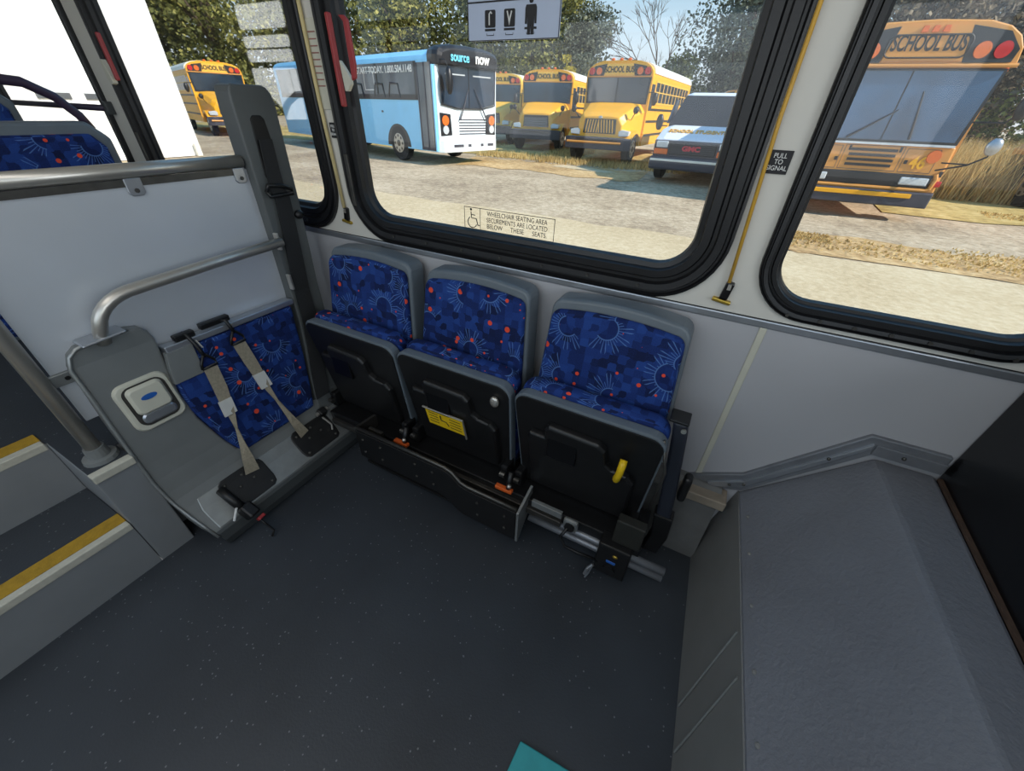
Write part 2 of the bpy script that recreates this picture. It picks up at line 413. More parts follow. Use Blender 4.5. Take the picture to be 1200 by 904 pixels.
# raised rear floor and the block that carries the pole
UZ = .414
struct(MB().box(XL, -1.668, YB, .0, -.08, UZ - .002).box(-1.668, -1.378, -.986, -.884, -.08, UZ - .002).box(-1.668, -1.48, -.884, .0, -.08, UZ - .002).build('floor_rear', 'step_grey', bevel=.004))
struct(MB().box(XL, -1.668, YB, .0, UZ - .002, UZ).box(-1.668, -1.40, -.984, -.886, UZ - .002, UZ).box(-1.668, -1.48, -.886, .0, UZ - .002, UZ).build('floor_rear_covering', 'floor'))
struct(MB().box(-1.40, -1.372, -.986, -.886, UZ - .024, UZ + .002).build('trim_5', 'step_edge', bevel=.003))
def step(label, x, z0, z1, back, y0=YB, y1=-.988):
    t = thing('stair_step', label, 'step', ((x + back) / 2, (y0 + y1) / 2, z0))
    MB().box(back, x, y0, y1, z0, z1 - .004).build('riser', 'step_grey', t)
    MB().box(back, x - .075, y0, y1, z1 - .004, z1).build('tread', 'floor', t)
    MB().box(x - .075, x - .022, y0, y1, z1 - .004, z1 + .002).build('nosing_strip', 'yellow_nose', t)
    MB().box(x - .022, x + .003, y0, y1, z1 - .024, z1 + .002).build('edge_strip', 'step_edge', t, bevel=.003)
step('lower grey stair step with ochre nosing strip rising from the bus floor', -1.378, 0, .207, -1.668)
t = thing('stair_step', 'upper ochre nosed step edge at the raised rear floor', 'step', (-1.66, -1.6, .207))
MB().box(-1.6675, -1.664, YB, -.988, .207, UZ).build('riser', 'step_grey', t)
MB().box(-1.745, -1.69, YB, -.99, UZ, UZ + .004).build('nosing_strip', 'yellow_nose', t)
MB().box(-1.69, -1.662, YB, -.99, UZ - .022, UZ + .004).build('edge_strip', 'step_edge', t, bevel=.003)
# wheel box on the right with its wall moulding
a5 = rad(3.2)
def wb(x, y): return x - y * math.tan(a5)
def wsec(y):
    return [(wb(.235, y), y, 0), (wb(.288, y), y, .318), (wb(.516, y), y, .585), (.643, y, .585), (.643, y, 0)]
t = thing('wheel_housing', 'large grey textured wheel housing box with sloping top below the right window', 'wheel housing', (.45, -.6, 0))
r = [wsec(y) for y in (-.002, -1.7)]
MB().loft([[p[1], p[2], p[3], p[4], p[0]] for p in r]).build('housing', 'wheelbox', t, bevel=.01)
b = MB(); b.loft([[(p[0][0] - .004, p[0][1], 0), (p[1][0] - .004, p[1][1], .312), (p[1][0] + .002, p[1][1], .312), (p[0][0] + .002, p[0][1], 0)] for p in r])
b.build('side_panel', 'wheelbox_side', t)
for y in (-.12, -.25, -.40, -.55, -.68):
    x = wb(.288, y) + .014; MB().ell((x, y, .318 + .0165), (.006, .006, .004), 8, 5).build('rivet', 'wheelbox_side', t)
for y in (-.46, -.56):
    n = 8
    MB().tube([(wb(.236 + .05 * k / n, y - .10 * (1 - k / n)) - .006, y - .10 * (1 - k / n), .02 + .28 * k / n) for k in range(n + 1)], .003, 6).build('sealant_seam', 'unit', t)
struct(MB().loft([[(.17, y, .275), (.288, y, .325), (.508, y, .60), (.64, y, .60), (.64, y, .652), (.482, y, .652), (.272, y, .392), (.13, y, .315)] for y in (-.012, .002)]).build('trim_6', 'trim_dull', bevel=.003))
struct(MB().loft([[(.20, y, .30), (.285, y, .345), (.495, y, .615), (.495, y, .632), (.28, y, .37), (.19, y, .318)] for y in (-.018, -.010)]).build('trim_7', 'trim', bevel=.002))
struct(MB().box(.50, .64, -.018, -.010, .60, .632).build('trim_8', 'trim_dull', bevel=.002))
for x, z in ((.25, .34), (.285, .36), (.43, .55), (.56, .617)): struct(MB().ell((x, -.02, z), (.005, .004, .005), 8, 5).build('trim_screw', 'steel_dark'))
t = thing('modesty_panel', 'black upright panel at right standing behind the grey wheel housing', 'panel', (.66, -.6, .5))
MB().box(.648, .672, -1.7, -.004, .0, .98).build('panel', 'black_gloss', t, bevel=.003)
MB().box(.640, .648, -1.68, -.02, .585, .592).build('edge_strip', plain('rusty_strip', (74, 56, 44), .7, var=.3, scale=30), t)

# ------------------------------------------------------------------ partition, pole
t = thing('partition_screen', 'pale brushed partition screen with round steel top rail before the raised rear seats', 'partition', (-1.47, -.46, UZ))
MB().box(-1.474, -1.466, -.905, -.12, .53, 1.112).build('screen_panel', 'partition', t, bevel=.002)
MB().tube([(-1.47, y, 1.135) for y in (-.95, -.5, -.215)], .0185, 16).build('top_rail', 'steel', t, smooth=True)
MB().box(-1.478, -1.462, -.905, -.215, 1.098, 1.116).build('rail_channel', 'steel_dark', t)
for y in (-.53, -.235):
    b = MB().prism([(y - .02, 1.118), (y + .02, 1.118), (y + .02, 1.082), (y + .012, 1.074), (y - .012, 1.074), (y - .02, 1.082)], 'x', -1.4655, -1.459).build('bracket', 'trim', t, bevel=.002)
    MB().cyl((-1.459, y, 1.088), (-1.456, y, 1.088), .006, 8).build('bolt', 'steel_dark', b)
b = MB().box(-1.4655, -1.455, -.925, -.865, .655, .69).build('bracket', 'alu_plate', t, bevel=.003)
MB().cyl((-1.455, -.882, .673), (-1.452, -.882, .673), .006, 8).build('bolt', 'black', b)
t = thing('stanchion_pole', 'stainless steel stanchion pole rising from the corner of the raised floor', 'pole', (-1.45, -.932, UZ))
MB().tube([(-1.45, -.932, UZ + .012), (-1.45, -.932, 1.2), (-1.45, -.932, 1.98)], .0185, 16).build('pole', 'steel', t, smooth=True)
MB().tube([(-1.45, -.932, UZ), (-1.45, -.932, UZ + .012), (-1.45, -.932, UZ + .014), (-1.45, -.932, UZ + .045)], [.042, .04, .027, .024], 16).build('floor_flange', 'unit', t, smooth=False)

# ------------------------------------------------------------------ wheelchair backrest station
PROF = [(1.6, -1.43), (.69, -1.43), (.52, -1.405), (.32, -1.373), (.24, -1.35), (.20, -1.332), (.16, -1.305), (.12, -1.27), (.095, -1.246), (.075, -1.232), (.04, -1.226), (0, -1.236)]
def px(z):
    for (z0, x0), (z1, x1) in zip(PROF, PROF[1:]):
        if z1 <= z <= z0: return x0 + (x1 - x0) * (z0 - z) / (z0 - z1)
    return PROF[-1][1]
def on(y, z, off=0):   # point on the station's face, lifted by off
    d = (px(max(0, z - .005)) - px(z + .005)) / .01   # dx/dz downwards
    n = Vector((1, 0, d)).normalized(); return Vector((px(z), y, z)) + n * off
def slab(mb, st, front, back):
    """st: list of (z, y left, y right); a slab that follows the profile"""
    rings = []
    for z, yl, yr in st:
        rings.append([on(yl, z, front), on(yr, z, front), on(yr, z, back), on(yl, z, back)])
    return mb.loft(rings)
U = thing('wheelchair_backrest_station', 'grey moulded wheelchair backrest station with tall belt post and blue pad at the partition', 'wheelchair backrest', (-1.33, -.5, 0))
arm = [(.752, -.80, -.715), (.745, -.835, -.69), (.73, -.855, -.678), (.70, -.868, -.672), (.60, -.874, -.685), (.52, -.878, -.695), (.42, -.882, -.690), (.36, -.884, -.676), (.30, -.886, -.660), (.26, -.8845, -.645), (.235, -.883, -.635)]
slab(MB(), arm, 0, -.07).build('side_arm', 'unit', U, bevel=.008, smooth=False)
e = [on(-.72, .754), on(-.80, .754), on(-.838, .747), on(-.858, .732), on(-.871, .70)] + [on(y, z) for z, y, _ in arm[4:]] + [on(-.88, .2), on(-.872, .15), on(-.866, .12), on(-.855, .07)]
MB().tube([p + Vector((.002, -.001, 0)) for p in e], .0055, 8).build('edge_piping', 'alu_plate', U, smooth=True)
bar = [(.250, -.884, -.195), (.215, -.88, -.192), (.18, -.876, -.19), (.15, -.872, -.19), (.12, -.866, -.19), (.095, -.858, -.19), (.085, -.855, -.19)]
slab(MB(), bar, 0, -.08).build('base_bar', 'unit', U)
slab(MB(), [(.085, -.855, -.19), (.075, -.85, -.19), (.04, -.846, -.19), (.006, -.84, -.19)], 0, -.08).build('base_front', 'unit_dark', U, bevel=.003)
slab(MB(), [(.186, -.83, -.245), (.15, -.84, -.24), (.12, -.84, -.24), (.088, -.838, -.24)], .004, -.01).build('top_plate', 'alu_plate', U, bevel=.003)
for y0, y1 in ((-.768, -.605), (-.478, -.30)):
    a = slab(MB(), [(.19, y0 + .02, y1 - .02), (.182, y0 + .005, y1 - .005), (.17, y0, y1), (.12, y0, y1), (.102, y0 + .005, y1 - .005), (.095, y0 + .02, y1 - .02)], .009, .0).build('anchor_plate', 'black', U, bevel=.003)
    for k, z in ((.12, .172), (.5, .172), (.88, .172), (.12, .108), (.88, .108), (.66, .145), (.34, .145)):
        MB().ell(on(y0 + (y1 - y0) * k, z, .011), (.006, .006, .005), 8, 5).build('bolt', 'steel_dark', a)
post = [(1.338, -.19, -.095), (1.333, -.20, -.08), (1.318, -.205, -.068), (1.29, -.207, -.062), (1.0, -.208, -.068), (.80, -.21, -.078), (.69, -.212, -.084), (.58, -.222, -.095), (.45, -.25, -.125), (.363, -.272, -.145), (.26, -.296, -.17), (.19, -.312, -.186)]
slab(MB(), post, 0, -.075).build('belt_post', 'post', U, bevel=.008)
slab(MB(), [(1.26, -.155, -.128), (1.25, -.165, -.118), (1.20, -.168, -.114), (1.09, -.172, -.114), (1.075, -.165, -.12)], .003, -.005).build('belt_slot', 'black', U, bevel=.002)
bl = [(1.195, -.163, -.118), (1.10, -.172, -.122), (1.05, -.176, -.122), (1.02, -.168, -.112), (.95, -.175, -.116), (.80, -.19, -.128), (.69, -.20, -.138), (.58, -.216, -.15), (.45, -.245, -.18), (.36, -.27, -.205), (.25, -.30, -.235)]
belt = slab(MB(), bl, .014, .009).build('belt_webbing', 'web_black', U)
MB().tube([on(-.19, 1.045, .012), on(-.185, 1.065, .018), on(-.14, 1.06, .02), on(-.10, 1.045, .018), on(-.10, 1.03, .016), on(-.14, 1.032, .022), on(-.185, 1.03, .018), on(-.19, 1.045, .012)], .007, 8).build('belt_guide', 'black', belt, smooth=True)
MB().ell(on(-.093, .957, .012), (.014, .018, .016)).build('guide_knob', 'black', belt, smooth=True)
cush = [(.652, -.668, -.236), (.60, -.685, -.244), (.52, -.695, -.256), (.45, -.694, -.268), (.363, -.676, -.285), (.30, -.66, -.30), (.25, -.641, -.318), (.232, -.63, -.325)]
slab(MB(), cush, .016, -.03).build('back_pad', 'fabric', U, bevel=.012, seg=3)
slab(MB(), [(.672, -.672, -.226), (.652, -.672, -.228)], .02, -.03).build('pad_rail', 'trim', U, bevel=.003)
slab(MB(), [(.655, -.676, -.60), (.60, -.69, -.605), (.555, -.697, -.612)], .021, .0).build('corner_plate', 'unit', U, bevel=.002)
for y0, y1, z in ((-.635, -.575, .683), (-.555, -.46, .69)):
    MB().obox((-1.425, (y0 + y1) / 2, z), (.022, y1 - y0, .02)).build('hanger_block', 'black', U, bevel=.004)
rt_ = MB().obox(on(-.318, .195, .025), (.03, .035, .04), (0, rad(30), 0)).build('ratchet', 'black', U, bevel=.005)
MB().cyl(on(-.345, .20, .03), on(-.29, .20, .03), .009, 10).build('ratchet_shaft', 'steel', rt_)
MB().tube([on(-.33, .18, .03), on(-.318, .14, .03), on(-.325, .125, .02)], .004, 6).build('ratchet_lever', 'steel', rt_)
# latch
def pr(y0, y1, z0, z1, r, off0, off1, n=5, taper=0):
    mb = MB(); o = rrect(y0, y1, z0, z1, r, n)
    o2 = rrect(y0 + taper, y1 - taper, z0 + taper, z1 - taper, max(.002, r - taper), n)
    return mb.loft([[on(p[0], p[1], off0) for p in o], [on(p[0], p[1], off1) for p in o2]])
L = pr(-.840, -.698, .455, .616, .03, 0, .010, taper=.006).build('latch_plate', 'cream', U, bevel=.002)
pr(-.824, -.713, .472, .603, .026, .0105, .0112).build('recess', 'steel_dark', L)
pr(-.816, -.720, .508, .599, .018, .011, .024, taper=.008).build('paddle', 'cream', L, bevel=.002)
pr(-.814, -.722, .478, .512, .015, .011, .016, taper=.006).build('lower_lip', 'trim', L, bevel=.002)
MB().loft([[on(-.770 + .022 * math.cos(a) * k, .560 + .009 * math.sin(a) * k, o) for a in [2 * PI * q / 16 for q in range(16)]] for k, o in ((1, .023), (.9, .0255))]).build('badge', 'blue_badge', L)
# grab rail
pts = [(-1.40, -.205, .886), (-1.40, -.45, .876), (-1.40, -.66, .864)]
for k in range(1, 8):
    a = rad(90 * k / 8); pts.append((-1.40 - .01 * k / 8, -.66 - .115 * math.sin(a) - 0, .864 - .09 * (1 - math.cos(a))))
pts += [(-1.415, -.778, .774), (-1.43, -.78, .742)]
g = MB().tube(pts, .0165, 14).build('grab_rail', 'steel', U, smooth=True)
MB().prism([(-.83, .752), (-.73, .758), (-.73, .766), (-.83, .76)], 'x', -1.46, -1.40).build('rail_flange', 'trim', g, bevel=.004)
for z in (.886, .735):
    MB().box(-1.425, -1.405, -.214, -.204, z - .03, z + .03).build('rail_clip', 'steel', U, bevel=.003)
# buckle on the bar
B = thing('seat_belt_buckle', 'black seat belt buckle with red button hanging over the base bar edge', 'buckle', tuple(on(-.76, .10, .02)))
MB().tube([on(-.765, .17, .012), on(-.765, .14, .03), on(-.76, .10, .04)], .016, 8).build('stalk', 'black', B, smooth=True)
h = MB().obox(on(-.752, .085, .045), (.055, .042, .05), (0, rad(45), rad(10))).build('housing', 'black', B, bevel=.008)
MB().obox(on(-.742, .072, .075), (.012, .026, .02), (0, rad(45), rad(10))).build('button', 'red', h, bevel=.003)
MB().tube([on(-.775, .105, .055), on(-.80, .085, .03)], .004, 6).build('release_pin', 'ink_white', h)
MB().tube([on(-.745, .07, .06), (-1.16, -.74, .05), (-1.135, -.735, .02), (-1.13, -.75, .006)], .004, 6).build('tether', 'black', B, smooth=True)
# tie-down straps
def strap(label, pts, grip):
    T = thing('tie_down_strap', label, 'strap', tuple(on(pts[0][0], pts[0][1], .02)), group='beige tie-down straps')
    path = [on(y, z, off) for y, z, off, w, tw in pts]
    mb = MB(); rings = []
    for i, (y, z, off, w, tw) in enumerate(pts):
        d = (path[min(i + 1, len(path) - 1)] - path[max(0, i - 1)]).normalized()
        n = (on(y, z, .02) - on(y, z, 0)).normalized(); s = d.cross(n).normalized()
        s = (Matrix.Rotation(tw, 3, d) @ s); n2 = s.cross(d)
        rings.append([path[i] + s * w + n2 * .0015, path[i] - s * w + n2 * .0015, path[i] - s * w - n2 * .0015, path[i] + s * w - n2 * .0015])
    mb.loft(rings).build('webbing', 'web', T)
    y, z = grip
    # label patch on the upper part
    (ya, za, oa, wa, _), (yb, zb, ob, wb_, _) = [(pts[2][0], pts[2][1] + .01, pts[2][2], .019, 0), (pts[3][0], pts[3][1] + .005, pts[3][2], .017, 0)]
    mb = MB().loft([[on(ya + s * (wa + .002), za, oa + .004) for s in (-1, 1)] + [on(ya + s * (wa + .002), za, oa - .004) for s in (1, -1)], [on(yb + s * (wb_ + .004), zb, ob + .004) for s in (-1, 1)] + [on(yb + s * (wb_ + .004), zb, ob - .004) for s in (1, -1)]])
    mb.build('label_patch', 'white', T)
    # triangular ring and hook
    y0, z0 = pts[0][0], pts[0][1]
    ring = [on(y0 - .024, z0 + .004, .032), on(y0 + .024, z0 + .004, .032), on(y0 + .02, z0 + .022, .034), on(y0 + .004, z0 + .045, .034), on(y0 - .004, z0 + .045, .034), on(y0 - .02, z0 + .022, .034), on(y0 - .024, z0 + .004, .032)]
    hk = MB().tube(ring, .0045, 8).build('ring', 'black', T, smooth=True)
    MB().tube([on(y0, z0 + .04, .034), on(y0 - .003, z0 + .065, .034), on(y0 - .006, y and z0 + .09, .03), on(y0 - .01, z + .008, .02), on(y0 - .01, z + .014, 0), on(y0 - .01, z + .006, -.015)], .006, 8).build('hook', 'black', T, smooth=True)
    MB().tube([on(y0 + .007, z0 + .07, .036), on(y0 + .002, z - .012, .03)], .003, 6).build('hook_gate', 'steel', T)
strap('left beige tie-down strap with twisted webbing clipped to the blue pad rail', [(-.592, .565, .03, .021, 0), (-.598, .485, .03, .021, 0), (-.606, .435, .032, .018, .1), (-.612, .385, .036, .011, .5), (-.622, .335, .04, .005, 1.3), (-.634, .27, .042, .010, .7), (-.645, .21, .035, .018, .2), (-.655, .16, .015, .024, 0)], (-.60, .675))
strap('right beige tie-down strap clipped to the blue pad rail, nearer the belt post', [(-.478, .60, .03, .021, 0), (-.472, .525, .03, .021, 0), (-.468, .465, .032, .018, .1), (-.464, .41, .036, .010, .5), (-.456, .35, .04, .006, 1.2), (-.446, .28, .042, .010, .7), (-.436, .215, .035, .016, .2), (-.425, .165, .015, .021, 0)], (-.50, .678))

# ------------------------------------------------------------------ flip seats
SEATX = (-1.10, -.645, -.188)
def seat_proto():
    S = thing('flip_seat', 'x', 'seat', (0, 0, .3), group='folded flip seats below the window')
    # backrest shell: tapered rounded plate leaning on the wall
    def outline(w0, w1, z0, z1, bow, r, n=6):
        # bottom half-width w0, top half-width w1, top bowed up by bow
        pts = [(-w0, z0), (w0, z0)]
        for k in range(n + 1):
            a = rad(90 * k / n); pts.append((w1 - r + r * math.cos(a), z1 - r + r * math.sin(a)))
        for k in range(1, 8):
            u = 1 - 2 * k / 8; pts.append((u * (w1 - r), z1 + bow * (1 - u * u)))
        for k in range(n + 1):
            a = rad(90 + 90 * k / n); pts.append((-w1 + r + r * math.cos(a), z1 - r + r * math.sin(a)))
        return pts
    def plate(o, ys, lean=-.06):
        # y of a point follows the lean (bottom further from the wall)
        return MB().loft([[(p[0] * s, y + lean * (.87 - p[1]) / .4, p[1] if s == 1 else .6 + (p[1] - .6) * s) for p in o] for y, s in ys])
    plate(outline(.216, .193, .46, .862, .012, .035), [(-.02, 1), (-.082, 1), (-.092, .99)]).build('back_shell', 'shell', S, bevel=.006)
    plate(outline(.208, .185, .47, .838, .012, .03), [(-.092, 1), (-.104, 1), (-.116, .98)]).build('back_cushion', 'fabric', S, bevel=.006, smooth=True)
    # folded pan: grey rim, blue cushion behind it, black underside
    def pan(mb, w0, w1, z0, z1, r, y0, y1, s=1, lean=.06):
        o = [(-w0, z0), (w0, z0)]
        for k in range(7):
            a = rad(90 * k / 6); o.append((w1 - r + r * math.cos(a), z1 - r + r * math.sin(a)))
        for k in range(7):
            a = rad(90 + 90 * k / 6); o.append((-w1 + r + r * math.cos(a), z1 - r + r * math.sin(a)))
        def Y(y, z): return y + lean * (z1 - z) / .4
        return mb.loft([[(p[0], Y(y0, p[1]), p[1]) for p in o], [(p[0], Y(y1, p[1]), p[1]) for p in o]])
    pan(MB(), .205, .218, .20, .648, .05, -.235, -.175).build('seat_cushion', 'fabric', S, bevel=.022, seg=4, smooth=True)
    rim = pan(MB(), .207, .222, .20, .63, .045, -.268, -.232).build('seat_rim', 'shell', S, bevel=.005)
    und = pan(MB(), .200, .2165, .205, .621, .040, -.2705, -.25).build('underside', 'black', S, bevel=.002)
    # raised moulding on the underside
    def yl(z): return -.2705 + .06 * (.617 - z) / .4
    mo = [(-.165, .235), (.165, .235), (.172, .26), (.172, .43), (.15, .455), (.105, .46), (.085, .475), (.075, .53), (.055, .55), (-.10, .555), (-.112, .54), (-.112, .50), (-.165, .50), (-.172, .48)]
    mb = MB(); cx, cz = .0, .38
    mb.loft([[(p[0], yl(p[1]) + .002, p[1]) for p in mo], [(cx + (p[0] - cx) * .985, yl(p[1]) - .016, cz + (p[1] - cz) * .985) for p in mo], [(cx + (p[0] - cx) * .94, yl(p[1]) - .022, cz + (p[1] - cz) * .93) for p in mo]])
    mb.build('underside_moulding', 'black', und, bevel=.004, seg=2)
    MB().box(-.10, -.005, yl(.5) - .024, yl(.5) - .012, .425, .515).build('recess_panel', 'black_gloss', und, bevel=.004)
    for s in (-1, 1):
        MB().obox((s * .20, -.225, .238), (.03, .06, .07)).build('hinge', 'black', S, bevel=.008)
        MB().cyl((s * .19, -.262, .24), (s * .21, -.262, .24), .011, 10).build('hinge_bolt', 'steel_dark', S)
    return S
proto = seat_proto()
LB = ['folded blue seat beside the tall belt post, plain black underside', 'middle folded blue seat with a yellow plate on its black underside', 'folded blue seat nearest the wheel housing, yellow handle on its underside']
SEATS = []
for i, x in enumerate(SEATX):
    s_ = proto if i == 0 else dup(proto)
    s_.location = (x, 0, .3); s_['label'] = LB[i]; SEATS.append(s_)
def child_of(s, name): return [c for c in s.children if c.name.split('.')[0] == name][0]
def yu(z): return -.2705 + .06 * (.617 - z) / .4
# yellow plate with pictogram on the middle seat
m = child_of(SEATS[1], 'underside'); xo = SEATX[1]
pl = MB().loft([[(xo + x, yu(z) + d - .024, z) for x, z in ((-.115, .425), (.045, .428), (.048, .352), (-.11, .35))] for d in (0, -.006)]).build('yellow_plate', 'yellow', m, bevel=.001)
MB().tube([(xo - .12, yu(.43) - .033, .432), (xo + .05, yu(.43) - .033, .435), (xo + .054, yu(.35) - .033, .345)], .004, 8).build('plate_edge', 'steel', pl)
MB().tube([(xo - .05, yu(.41) - .0315, .413), (xo - .048, yu(.39) - .0315, .39), (xo - .028, yu(.38) - .0315, .388), (xo - .018, yu(.37) - .0315, .372)], .0018, 6).build('pictogram', 'ink', pl)
b = MB()
for k in range(4): 
    z = .411 - k * .014
    MB().box(xo - .10, xo - .062, yu(z) - .0312, yu(z) - .0300, z - .001, z + .001).build('print_line', 'ink', pl); MB().box(xo - .012, xo + .035, yu(z) - .0312, yu(z) - .0300, z - .001, z + .001).build('print_line', 'ink', pl)

MB().ell((xo + .17, yu(.565) - .006, .56), (.016, .01, .02)).build('latch_stud', 'steel', m, smooth=True)
m = child_of(SEATS[2], 'underside'); xo = SEATX[2]
MB().tube([(xo + .128, yu(.515) - .02, .525), (xo + .128, yu(.5) - .034, .51), (xo + .126, yu(.47) - .036, .475), (xo + .121, yu(.44) - .034, .445), (xo + .119, yu(.43) - .02, .435)], .0105, 10).build('release_handle', 'yellow', m, smooth=True)
# armrest folded down beside the third seat
A = thing('folded_armrest', 'narrow black folded armrest upright at the right end of the seat row', 'armrest', (.09, -.2, .1))
MB().loft([[(x, y, z) for x, y in ((.026 + d, -.20), (.026 + d + wd, -.20), (.026 + d + wd, -.16), (.026 + d, -.16))] for z, d, wd in ((.645, .0, .037), (.60, .008, .038), (.40, .032, .041), (.27, .044, .043))]).build('arm_pad', plain('navy_armrest', (34, 38, 48), .5), A, bevel=.008)
MB().box(.016, .066, -.205, -.15, .645, .654).build('top_cap', 'black', A, bevel=.003)
MB().cyl((.058, -.203, .628), (.058, -.208, .628), .007, 10).build('cap_bolt', 'steel', A)
MB().obox((.116, -.18, .415), (.024, .04, .10)).build('stop_bumper', 'black', A, bevel=.012, seg=3)
MB().prism([(.062, .285), (.12, .285), (.125, .19), (.112, .10), (.065, .10), (.075, .19)], 'y', -.205, -.16).build('lower_bracket', 'black', A, bevel=.004)
MB().tube([(.02, -.255, .62), (.048, -.262, .52), (.046, -.255, .42), (.042, -.22, .30)], .004, 8).build('side_rod', 'steel_dark', A, smooth=True)
# base frame that carries the three seats
F = thing('seat_base_frame', 'black steel base frame with skirt panel carrying the row of folded seats', 'seat frame', (-.6, -.2, 0))
MB().box(-1.30, .06, -.285, -.12, .150, .198).build('main_beam', 'black', F, bevel=.004)
MB().box(-1.28, -.20, -.30, -.255, .145, .172).build('channel', 'steel_dark', F, bevel=.003)
for y, z in ((-.285, .145), (-.285, .108)):
    MB().tube([(-.32, y, z), (.145, y, z)], .0125, 12).build('tube', 'trim_dull', F, smooth=True)
sk = [(-1.055, .255), (-.63, .255), (-.60, .245), (-.565, .212), (-.535, .205), (-.34, .205), (-.34, .055), (-.55, .055), (-.58, .065), (-.62, .10), (-.66, .115), (-1.055, .115)]
sp = MB().prism([(x, z) for x, z in sk], 'y', -.362, -.352).build('skirt_panel', 'black', F, bevel=.002)
MB().tube([(-1.055, -.352, .262), (-.63, -.352, .262), (-.60, -.352, .252), (-.565, -.352, .219), (-.535, -.352, .212), (-.34, -.352, .212)], .0075, 8).build('skirt_lip', 'steel_dark', F, smooth=True)
for x in (-1.02, -.93, -.76, -.68, -.49, -.38):
    z = .19 if x < -.6 else .135
    for dz in (.03, -.035): MB().ell((x, -.364, z + dz), (.006, .004, .006), 8, 5).build('skirt_bolt', 'steel_dark', sp)
MB().box(-1.04, -.36, -.352, -.25, .075, .085).build('skirt_floor', 'black', F)
MB().prism([(-.36, .205), (-.25, .235), (-.25, .15), (-.35, .05), (-.362, .05)], 'x', -.338, -.328).build('end_plate', 'alu_plate', F, bevel=.002)
MB().prism([(-.36, .265), (-.25, .255), (-.25, .13), (-.352, .12)], 'x', -1.062, -1.05).build('end_plate', 'steel_dark', F, bevel=.002)
MB().box(-.31, -.20, -.30, -.286, .192, .22).build('name_plate', 'alu_plate', F, bevel=.002)
MB().box(-1.03, -.96, -.32, -.306, .215, .245).build('name_plate', 'steel_dark', F, bevel=.002)
for x in (-.865, -.41):
    MB().box(x - .035, x + .03, -.318, -.300, .225, .239).build('release_tab', 'orange', F, bevel=.003)
    q = MB().tube([(x + .012, -.285, .30), (x + .012, -.30, .26), (x + .012, -.305, .235)], .01, 8).build('release_knob', 'black', F, smooth=True)
    MB().ell((x + .02, -.315, .262), (.008, .008, .008)).build('knob_ball', 'steel', q, smooth=True)
MB().tube([(-.75, -.33, .20), (-.75, -.33, .235), (-.68, -.33, .235), (-.68, -.33, .20)], .004, 6).build('wire_loop', 'steel_dark', F)
lk = MB().obox((-.165, -.30, .19), (.05, .02, .05), (0, 0, 0)).build('lock_plate', 'alu_plate', F, bevel=.008)
MB().cyl((-.165, -.31, .19), (-.165, -.318, .19), .017, 14).build('lock_cylinder', 'black', lk)
MB().tube([(-.17, -.315, .185), (-.185, -.33, .15), (-.165, -.335, .115), (-.12, -.33, .105), (-.05, -.32, .10)], .0055, 8).build('cable', 'black', F, smooth=True)
cb = MB().box(-.062, .040, -.325, -.265, .05, .20).build('control_box', 'black', F, bevel=.006)
MB().obox((-.012, -.3255, .128), (.03, .004, .012)).build('badge', 'blue_badge', cb, bevel=.003)
MB().ell((-.004, -.326, .165), (.009, .004, .006)).build('screw', 'brass', cb)
MB().cyl((-.012, -.325, .085), (-.012, -.331, .085), .02, 16).build('dial', 'rubber', cb)
MB().box(-.03, .055, -.30, -.265, .20, .305).build('corner_bracket', 'dark_bracket', F, bevel=.004)
MB().tube([(-.062, -.325, .075), (-.075, -.335, .055), (-.08, -.34, .025)], .006, 8).tube([(-.062, -.325, .075), (-.068, -.335, .035), (-.076, -.345, .014)], .003, 6).build('key', 'trim', cb)
for x in (-1.2, -.66, -.02):
    MB().box(x - .025, x + .025, -.24, -.08, .0, .18).build('foot', 'black', F, bevel=.004)

# ------------------------------------------------------------------ small wall things
def pull_cord(label, path, r, mat, zc):
    T = thing('bell_pull', label, 'bell pull', path[-1])
    MB().tube(path, r, 8).build('cord', mat, T, smooth=True)
    x, y, z = path[-1]
    c = MB().obox((x + .002, y + .006, z - .022), (.02, .018, .045), (0, rad(8), 0)).build('cord_clip', 'black_gloss', T, bevel=.004)
    MB().obox((x - .003, y + .006, z - .05), (.045, .016, .01), (0, rad(8), 0)).build('clip_foot', 'brass', T, bevel=.003)
    MB().obox((x + .004, y - .004, z - .01), (.008, .004, .014)).build('clip_eye', 'steel', c)
pull_cord('yellow pull cord down the pillar left of the right window', [(.026, -.012, 1.98), (.030, -.012, 1.3), (.046, -.012, .965)], .0042, 'yellow_cord', .94)
pull_cord('pale yellow pull cord down the narrow pillar by the belt post', [(-1.282, -.010, 1.98), (-1.280, -.010, 1.3), (-1.268, -.010, .985)], .006, 'pale_cord', .95)
T = thing('pull_sign', 'small black sign reading PULL TO SIGNAL on the pillar by the right window', 'sign', (.052, -.003, 1.225))
MB().box(.034, .077, -.006, -.001, 1.203, 1.246).build('sign_plate', 'ink', T, bevel=.001)
for s, z in (('PULL', 1.236), ('TO', 1.225), ('SIGNAL', 1.2135)): text(s, 'lettering', 'ink_white', .0125, face_my(.0555, -.0068, z), T, sx=.9, ext=.0004)
T = thing('pull_sign', 'small black pull sign on the narrow pillar beside the belt post', 'sign', (-1.25, -.003, 1.225))
MB().box(-1.262, -1.232, -.006, -.001, 1.203, 1.246).build('sign_plate', 'ink', T, bevel=.001)
for s, z in (('PULL', 1.236), ('TO', 1.225), ('SIGNAL', 1.2135)): text(s, 'lettering', 'ink_white', .011, face_my(-1.247, -.0068, z), T, sx=.75, ext=.0004)
